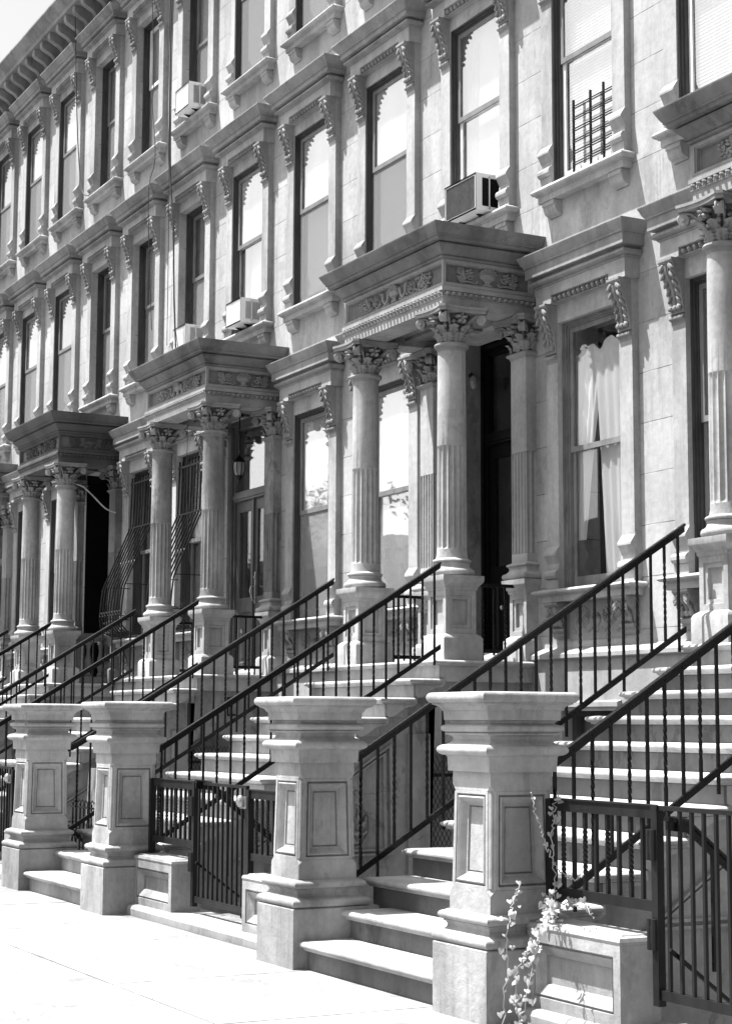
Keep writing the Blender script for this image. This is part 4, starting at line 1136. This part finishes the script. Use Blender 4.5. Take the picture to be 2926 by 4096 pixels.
# ------------------------------------------------------------------ window bulge grilles on house 2's parlour windows
def grille(xc, lab):
    t = empty('window_grille', (xc, 0, 0), lab, 'window grille', 'bulging iron window grilles')
    hw = .44; n = 9
    prof = [(-.03, 5.02), (-.04, 4.6), (-.05, 4.30), (-.065, 4.25), (-.25, 3.82), (-.42, 3.43), (-.445, 3.36), (-.47, 3.15), (-.485, 2.95), (-.47, 2.82), (-.40, 2.74), (-.30, 2.70), (-.1, 2.695)]
    for i in range(n):
        m = MB(); m.tube([(-hw + 2 * hw * i / (n - 1), y, z) for y, z in prof], .0115, 6); m.build('bar', M['iron'], t)
    m = MB(); m.box(-hw - .02, hw + .02, -.048, -.030, 4.915, 4.94); m.build('cross_bar', M['gate'], t)
    m = MB(); m.box(-hw - .02, hw + .02, -.075, -.055, 4.262, 4.280); m.build('cross_bar', M['gate'], t)
    m = MB(); m.box(-hw, hw, -.09, -.07, 2.69, 2.71); m.build('cross_bar', M['iron'], t)
    for s_ in (-1, 1):
        for z, y in ((2.95, -.48), (3.4, -.43)):
            m = MB(); m.tube([(s_ * hw, -.03, z), (s_ * hw, y, z)], .008, 4); m.build('side_stay', M['iron'], t)
    for z, y in ((3.72, -.30), (3.0, -.49)):
        m = MB(); P = plane_map((-hw, y, z), (1, 0, 0), (0, 0, 1)) if z < 3.3 else plane_map((-hw, y, z), (1, 0, 0), Vector((0, .4, .92)))
        for k in range(8):
            u = (k + .5) * 2 * hw / 8; r_tube(m, P, [(u + .042 * cos(a * pi / 5), .03 * sin(a * pi / 5)) for a in range(8)], .004, 4)
        if z < 3.3:
            for s_ in (-1, 1):
                P2 = plane_map((s_ * hw, -.45, z), (0, 1, 0), (0, 0, 1))
                for k in range(4): r_tube(m, P2, [(.06 + k * .11 + .04 * cos(a * pi / 5), .04 * sin(a * pi / 5) * (1 if k % 2 else -1)) for a in range(7)], .004, 4)
        m.build('scroll_band', M['cable'], t)
grille(HX[3] + BAY + .07, 'bulging iron grille over the leftmost parlour window beside the shaded portico')
grille(HX[3] + 2 * BAY + .07, 'bulging iron grille on the window seen between the middle portico columns')

# ------------------------------------------------------------------ air conditioners
def aircon(x0, x1, z0, z1, yf, lab, dark=False):
    t = empty('air_conditioner', ((x0 + x1) / 2, 0, z0), lab, 'air conditioner', 'window air conditioners')
    w = (x1 - x0) / 2; h = z1 - z0; fr = .022
    mb = MB()
    mb.box(-w, w, yf, .14, 0, .02); mb.box(-w, w, yf, .14, h - .02, h); mb.box(-w, -w + .015, yf, .14, .02, h - .02)
    ya = yf + .07; yb = -.0; ym = (ya + yb) / 2 - .02
    mb.box(w - .015, w, yf, ya, .02, h - .02); mb.box(w - .015, w, yb, .14, .02, h - .02); mb.box(w - .015, w, ym - .006, ym + .006, .02, h - .02)
    mb.box(w - .015, w, ya, yb, .02, .045); mb.box(w - .015, w, ya, yb, h - .04, h - .02)
    mb.rings([(-w, yf, 0), (w, yf, 0), (w, yf, h), (-w, yf, h)], [(fr, 0), (fr, .012)])
    mb.build('casing', M['ac'], t)
    mb = MB(); mb.box(-w + fr, w - fr, yf + .008, yf + .02, fr, h - fr)
    for k in range(26):
        x = -w + fr + (2 * w - 2 * fr) * (k + .5) / 26; mb.box(x - .002, x + .002, yf + .004, yf + .009, fr, h - fr)
    mb.build('coil_panel', M['acgrey'] if dark else M['ac'], t)
    mb = MB(); mb.box(w - .05, w - .04, ya, .1, .03, h - .03); mb.build('louvre_void', M['black'], t)
    mb = MB(); n = 22
    for k in range(n):
        z = .05 + (h - .10) * k / (n - 1); mb.add([(w - .001, ya, z), (w - .001, yb, z), (w - .022, yb, z + .012), (w - .022, ya, z + .012), (w - .001, ya, z - .003), (w - .001, yb, z - .003)], [(0, 1, 2, 3), (0, 4, 5, 1)])
    mb.build('louvre', M['black'] if dark else M['ac'], t)
    for s_ in (-.6, .5):
        mb = MB(); mb.prism([(yf + .09, -.002), (-.1, -.05), (-.06, -.05), (.02, -.002)], w * s_, w * (s_ + .1), 'x'); mb.build('support_bracket', M['gate'], t)
    return t
aircon(-2.06, -1.46, 6.42, 6.79, -.28, 'window air conditioner with dark grey coil front above the large portico', True)
aircon(-7.53, -7.07, 6.45, 6.76, -.28, 'white window air conditioner above the right side of the middle portico')
aircon(-9.33, -8.89, 6.45, 6.79, -.28, 'white air conditioner half hidden behind the cornice of the middle portico')
aircon(-9.35, -8.86, 9.82, 10.16, -.30, 'white air conditioner in the top-floor window near the hanging cables')

# window guard on the upper window at the right
t = empty('window_guard', (0, 0, 6.42), 'thin bar safety guard on the upper window at the top right', 'window guard')
m = MB()
for x, h in ((-.165, .72), (.10, .73), (.30, .74)): bar(t, x, -.03, .0, h, False, .009, 'upright')
for k in range(6):
    for d in (0, .022):
        m = MB(); m.tube([(-.17, -.04, .10 + k * .106 + d), (.46, -.04, .10 + k * .106 + d)], .006, 4); m.build('cross_wire', M['iron'], t)

# hanging cables on the facade
def cable(name, pts, r, lab, mat='cable', grp='cables hanging down the facade'):
    mb = MB(); P = []
    pts = [Vector(p) for p in pts]
    for i in range(len(pts) - 1):
        p0, p1, p2, p3 = pts[max(i - 1, 0)], pts[i], pts[i + 1], pts[min(i + 2, len(pts) - 1)]
        for k in range(8):
            t = k / 8; P.append(.5 * ((2 * p1) + (p2 - p0) * t + (2 * p0 - 5 * p1 + 4 * p2 - p3) * t * t + (3 * p1 - p0 - 3 * p2 + p3) * t ** 3))
    P.append(pts[-1]); mb.tube(P, r, 5)
    return tag(mb.build(name, M[mat]), lab, 'cable', grp)
for i, (dx, lab) in enumerate(((0, 'thickest black cable hanging by the air-conditioned windows at the upper left'), (.05, 'thin cable hanging just right of the thick one at the upper left'), (-.07, 'thin cable hanging just left of the thick one at the upper left'))):
    cable('hanging_cable', [(-9.43 + dx, -.33, 12.9), (-9.43 + dx, -.35, 10.4), (-9.38 + dx * .6, -.35, 9.1), (-9.22 - dx * .5, -.35, 8.2), (-9.05 + dx * .3, -.38, 7.05), (-8.95 - dx, -.36, 6.3 if i else 5.95)], (.011, .006, .005)[i], lab)
cable('hanging_cable', [(-8.93, -.2, 5.6), (-8.9, -.22, 4.8), (-8.98, -.15, 3.9), (-8.8, -.12, 3.1)], .005, 'thin loose cable beside the column of the middle portico')
cable('hanging_cable', [(-13.85, -.3, 12.9), (-13.87, -.25, 11.9), (-13.85, -.2, 10.8), (-13.6, -.2, 9.95), (-13.25, -.2, 9.74)], .009, 'dark cable curving onto a sill at the far upper left')
cable('hanging_cable', [(-10.45, -.3, 12.9), (-10.47, -.2, 10.9), (-10.50, -.2, 10.4), (-10.30, -.22, 9.5), (-10.33, -.3, 8.9), (-10.36, -.2, 7.0)], .006, 'thin cable crossing the second top-floor window')
cable('hanging_cable', [(-9.6, -.3, 12.9), (-9.58, -.3, 10.0), (-9.52, -.3, 8.5), (-9.5, -.3, 6.6)], .005, 'thin vertical wire left of the thick cable at the upper left')
cable('porch_cable', [(-12.05, -.78, 4.97), (-12.0, -.62, 4.93), (-11.98, -.48, 4.82), (-11.93, -.28, 4.62), (-11.9, -.12, 4.55)], .012, 'pale cable curving under the dark far-left portico', 'paleCable', None)
# lantern under the middle portico
t = empty('hanging_lantern', (-7.32, -.16, 4.45), 'glass lantern hanging by the double door under the middle portico', 'lantern')
m = MB(); m.tube([(0, 0, .34), (0, 0, .86)], .008, 6); m.lathe(0, 0, [(.05, .84), (.05, .86), (.02, .88)], 12); m.build('rod', M['iron'], t)
m = MB(); m.lathe(0, 0, [(.0, .36), (.02, .34), (.035, .32), (.085, .275), (.09, .262), (.07, .255)], 16)
m.lathe(0, 0, [(.0, -.02), (.012, -.0), (.006, .02), (.03, .06), (.05, .07), (.055, .085), (.045, .09)], 16)
for k in range(8):
    a = 2 * pi * k / 8; m.tube([(cos(a) * r_, sin(a) * r_, z) for r_, z in ((.048, .088), (.07, .13), (.082, .19), (.075, .258))], .004, 4)
m.build('cage', M['iron'], t)
m = MB(); m.lathe(0, 0, [(.044, .09), (.066, .13), (.078, .19), (.071, .256)], 16); m.build('glass_globe', M['frost'], t)
# lamp on the reveal by the black doorway
t = empty('wall_lamp', (-2.50, .27, 4.93), 'small pale globe lamp on the wall beside the black doorway', 'lamp')
m = MB(); m.tube([(0, 0, .08), (.05, 0, .09), (.08, 0, .07)], .015, 8); m.build('arm', M['iron'], t)
m = MB(); m.ell((.085, 0, 0), ((.045, 0, 0), (0, .045, 0), (0, 0, .075)), 14, 9); m.build('globe', M['frost'], t)
# lantern by the basement arch of the middle stoop
t = empty('wall_lantern', (HX[2] + .965, -.62, 1.56), 'small square wall lantern on the side of the middle stoop', 'lantern')
m = MB(); m.box(0, .02, -.04, .04, .0, .19); m.prism([(.01, .16), (.11, .15), (.06, .20), (.01, .21)], -.05, .05, 'y'); m.box(.01, .10, -.045, .045, -.01, .01)
for a, b in ((.1, -.045), (.1, .045), (.02, -.045), (.02, .045)): m.box(a - .005, a + .005, b - .005, b + .005, .0, .16)
m.build('frame', M['iron'], t); m = MB(); m.box(.02, .095, -.038, .038, .012, .15); m.build('glass_globe', M['frost'], t)

# balustrade on the flank of the far-left portico
t = empty('balustrade', (HX[3] + .86, 0, 2.03), 'stone balustrade with turned balusters beside the far-left portico', 'balustrade')
m = MB(); m.sweep([(-.08, -.68), (-.08, -.15)], [(-.16, .62), (.03, .62), (.035, .66), (.05, .68), (.055, .74), (-.215, .74), (-.21, .68), (-.195, .66), (-.19, .62)]); m.build('cap_rail', M['darktrim'], t)
m = MB(); m.box(-.12, .12, -.68, -.15, .0, .10); m.build('base_rail', M['darktrim'], t)
for k in range(3):
    m = MB(); m.lathe(0, -.62 + k * .19, [(.05, .10), (.05, .14), (.03, .16), (.035, .19), (.055, .27), (.05, .34), (.03, .42), (.025, .50), (.035, .54), (.035, .56), (.05, .58), (.05, .62)], 16); m.build('baluster', M['darktrim'], t)

# ------------------------------------------------------------------ climbing vine at the right-hand pier
t = empty('climbing_vine', (5.2, -4.3, 0), 'pale heart-leaved vine climbing the gate post at the right-hand pier', 'vine')
lv = MB(); stm = MB(); rv = random.Random(5)
def heart(mb, c, s_, nrm, upv):
    c, n = Vector(c), Vector(nrm).normalized(); u = Vector(upv); u = (u - n * u.dot(n)).normalized(); sd = n.cross(u)
    sh = [(0, .15), (.28, .42), (.52, .30), (.50, -.05), (.25, -.42), (0, -.72), (-.25, -.42), (-.50, -.05), (-.52, .30), (-.28, .42)]
    vs = [c + n * .06 * s_] + [c + (sd * a + u * b) * s_ - n * abs(a) * .18 * s_ for a, b in sh]
    mb.add(vs, [(0, 1 + i, 1 + (i + 1) % 10) for i in range(10)])
def strand(pts, nl, sz, spread):
    P = []; pts = [Vector(p) for p in pts]
    for i in range(len(pts) - 1):
        for k in range(7): P.append(pts[i].lerp(pts[i + 1], k / 7) + Vector([rv.gauss(0, .006) for _ in range(3)]))
    P.append(pts[-1]); stm.tube([p - Vector((5.2, -4.3, 0)) for p in P], .0035, 5)
    for i in range(nl):
        q = P[rv.randrange(len(P))] + Vector((rv.gauss(0, spread), rv.gauss(0, spread), rv.gauss(0, spread)))
        nn = Vector((.8 + rv.gauss(0, .4), -.5 + rv.gauss(0, .4), .5 + rv.gauss(0, .4)))
        heart(lv, q - Vector((5.2, -4.3, 0)), sz * rv.uniform(.45, 1.35), nn, Vector((rv.gauss(0, .5), rv.gauss(0, .3), 1)))
strand([(5.22, -3.95, .48), (5.205, -3.93, .60), (5.19, -3.93, .78), (5.18, -3.93, .92), (5.20, -3.93, 1.0), (5.24, -3.93, 1.12)], 15, .036, .012)
strand([(5.24, -3.96, .80), (5.30, -4.05, .87), (5.40, -4.14, .97), (5.46, -4.2, 1.03), (5.45, -4.23, 1.14)], 3, .018, .006)
strand([(5.19, -3.93, .79), (5.22, -3.9, .73), (5.30, -3.9, .70), (5.41, -3.9, .735)], 1, .018, .006)
strand([(5.36, -4.34, .0), (5.38, -4.33, .30), (5.41, -4.34, .50), (5.40, -4.30, .60), (5.38, -4.25, .70)], 26, .024, .016)
strand([(5.50, -4.36, .0), (5.58, -4.34, .25), (5.60, -4.31, .45), (5.52, -4.22, .54), (5.38, -4.08, .58), (5.22, -3.96, .62)], 60, .028, .022)
strand([(5.52, -4.36, .05), (5.5, -4.36, .30), (5.6, -4.34, .42)], 30, .026, .02)
strand([(5.25, -3.97, .56), (5.30, -4.0, .52), (5.35, -4.05, .56), (5.30, -3.98, .60)], 26, .026, .022)
strand([(5.21, -3.95, .58), (5.36, -3.94, .61), (5.44, -3.92, .61)], 12, .026, .014)
strand([(5.42, -3.96, .60), (5.56, -3.96, .575), (5.59, -3.97, .545)], 1, .03, .0)
lv.build('foliage', M['leaf'], t); stm.build('stem', M['stem'], t)

# ------------------------------------------------------------------ ground
def sheet(name, x0, x1, y0, y1, z, mat, nx=1, ny=1, label=None):
    m = MB(); m.add([(x0, y0, z), (x1, y0, z), (x1, y1, z), (x0, y1, z)], [(0, 1, 2, 3)]); return tag(m.build(name, M[mat]), kind='structure')
sheet('ground', -400, 400, -400, 400, -.66, 'area')
sheet('areaway_floor', -40, 30, -3.7, .3, -.6, 'area')
m = MB()
for i in range(-28, 20):
    for j in range(4):
        g = .006; m.box(i * 1.5 + g, i * 1.5 + 1.5 - g, -4.1 - (j + 1) * 1.35 + g, -4.1 - j * 1.35 - g, -.12, rv.uniform(-.002, .002))
m.box(-42, 30, -9.5, -4.1, -.3, -.014)
tag(m.build('sidewalk', M['walk']), kind='structure')
m = MB(); m.box(-42, 30, -4.1, -3.72, -.6, -.01); tag(m.build('sidewalk_edge', M['walk']), kind='structure')
m = MB(); m.box(-42, 30, -9.65, -9.5, -.4, .0); m.box(-42, 30, -18.65, -18.5, -.4, .0); tag(m.build('street_kerb', M['kerb']), kind='structure')
sheet('road', -120, 120, -18.5, -9.65, -.14, 'road')
m = MB(); m.box(-120, 120, -24, -18.65, -.3, -.01); tag(m.build('opposite_sidewalk', M['walk']), kind='structure')

# ------------------------------------------------------------------ the other side of the street (seen in the window panes), plus added unseen trees
ro = random.Random(3)
for i in range(9):
    x = -78 + i * 7.0; h = 7.6 + ro.random() * 1.2
    t = empty('town_house', (x, -24, 0), 'plain town house across the street, number %s from the far end' % ['one', 'two', 'three', 'four', 'five', 'six', 'seven', 'eight', 'nine'][i], 'house', 'town houses across the street')
    m = MB(); m.box(-3.5, 3.49, -9, 0, -.3, h); m.build('wall', M['brick'], t)
    m = MB(); m.box(-3.5, 3.49, -.2, .45, h - .1, h + .4)
    for k in range(12): m.box(-3.3 + k * .58, -3.15 + k * .58, 0, .35, h - .5, h - .1)
    m.build('roof_cornice', M['cap'], t)
    for a in range(3):
        for f in range(3):
            if 1 + f * 2.9 + 1.8 > h - .5: continue
            m = MB(); xx = -2.2 + a * 2.2; zz = 1 + f * 2.9; ring(m, .6, zz, zz + 1.8, -.02, .1, .12, .12, xx); m.box(xx - .48, xx + .48, .0, .02, zz + .1, zz + 1.7); m.build('window', M['wood'], t)
for i, (x, h, ty) in enumerate(((-47, 10.5, -20.3), (-35, 12, -20.3), (-60, 12, -20.3), (18.5, 15, -13.5), (19.5, 15, -8.2), (25, 17, -4.8))):  # last three are unseen, added to darken right-facing sides by blocking sky
    t = empty('street_tree', (x, ty, 0), ['leafy street tree across the road, second from the far end', 'leafy street tree across the road, nearest the large portico', 'leafy street tree across the road, farthest down the street', 'unseen leafy tree added behind the viewer to block skylight', 'unseen leafy tree added right of the viewer to block skylight', 'tallest unseen tree added further right to block skylight'][i], 'tree', 'street trees')
    m = MB(); m.tube([(0, 0, -.1), (.1, 0, h * .3), (0, .1, h * .6), (.2, .2, h * .85)], lambda t_: .2 * (1 - .8 * t_), 9)
    for k in range(8):
        a = k * 2.4; z = h * (.35 + .05 * k); m.tube([(0, 0, z), (cos(a) * 1.1, sin(a) * 1.1, z + .9), (cos(a) * 1.8, sin(a) * 1.8, z + 1.9)], lambda t_: .07 * (1 - .8 * t_), 6)
    m.build('trunk', M['bark'], t)
    m = MB(); big = x > 0; R_ = 2.1 if big else 1.1; cl = [Vector((max(-4.2, ro.gauss(0, R_)), ro.gauss(0, R_), h * ro.uniform(.25 if big else .48, .97))) for _ in range(90 if big else 34)]
    for c_ in cl:
        for _ in range(55):
            p = c_ + Vector((ro.gauss(0, .5 if big else .42), ro.gauss(0, .5 if big else .42), ro.gauss(0, .34))); a = ro.random() * 6.3; s_ = ro.uniform(.12, .2) if big else ro.uniform(.06, .12)
            u = Vector((cos(a), sin(a), ro.gauss(0, .5))) * s_; v = Vector((-sin(a) * .5, cos(a) * .5, ro.gauss(0, .6))) * s_
            m.add([p - u, p - v, p + u, p + v], [(0, 1, 2, 3)])
    m.build('crown', M['tree'], t)

# ------------------------------------------------------------------ light, sky, camera
sd = Vector((.12, .155, -.47)).normalized()       # direction the sunlight travels
elev = math.asin(-sd.z); az = atan2(-sd.x, -sd.y)  # compass angle of the sun from +Y toward +X
W = bpy.data.worlds.new('World'); bpy.context.scene.world = W; W.use_nodes = True
nt = W.node_tree; nt.nodes.clear()
sky = nt.nodes.new('ShaderNodeTexSky'); sky.sky_type = 'NISHITA'; sky.sun_disc = False
sky.sun_elevation = elev; sky.sun_rotation = az; sky.air_density = 1.0; sky.dust_density = 3.5; sky.ozone_density = 1
bw = nt.nodes.new('ShaderNodeRGBToBW'); bg = nt.nodes.new('ShaderNodeBackground'); o = nt.nodes.new('ShaderNodeOutputWorld')
nt.links.new(sky.outputs[0], bw.inputs[0]); nt.links.new(bw.outputs[0], bg.inputs[0]); nt.links.new(bg.outputs[0], o.inputs[0]); bg.inputs[1].default_value = .10
L = bpy.data.lights.new('sun', 'SUN'); L.energy = 5.0; L.angle = radians(.6); L.color = (1, 1, 1)
so = bpy.data.objects.new('sun', L); C.objects.link(so); so.rotation_euler = sd.to_track_quat('-Z', 'Y').to_euler(); so.location = (0, -10, 20)
cam = bpy.data.cameras.new('camera'); co = bpy.data.objects.new('camera', cam); C.objects.link(co); bpy.context.scene.camera = co
a, ti, r_ = radians(27.9495), radians(6.8823), radians(.2514)
d = Vector((-cos(a) * cos(ti), sin(a) * cos(ti), sin(ti))); rt = Vector((sin(a), cos(a), 0)); up_ = rt.cross(d)
rt, up_ = rt * cos(r_) + up_ * sin(r_), up_ * cos(r_) - rt * sin(r_)
co.matrix_world = Matrix.Translation((12.642325, -8.952335, 1.465265)) @ Matrix((rt, up_, -d)).transposed().to_4x4()
cam.sensor_fit = 'HORIZONTAL'; cam.sensor_width = 36; cam.lens = 7025.05 / 2926 * 36; cam.clip_end = 2000; cam.clip_start = .1
sc = bpy.context.scene
sc.view_settings.view_transform = 'Standard'; sc.view_settings.look = 'None'; sc.view_settings.gamma = 1; sc.view_settings.use_curve_mapping = False
sc.view_settings.exposure = 1.66
sc.cycles.max_bounces = 8; sc.cycles.transparent_max_bounces = 16
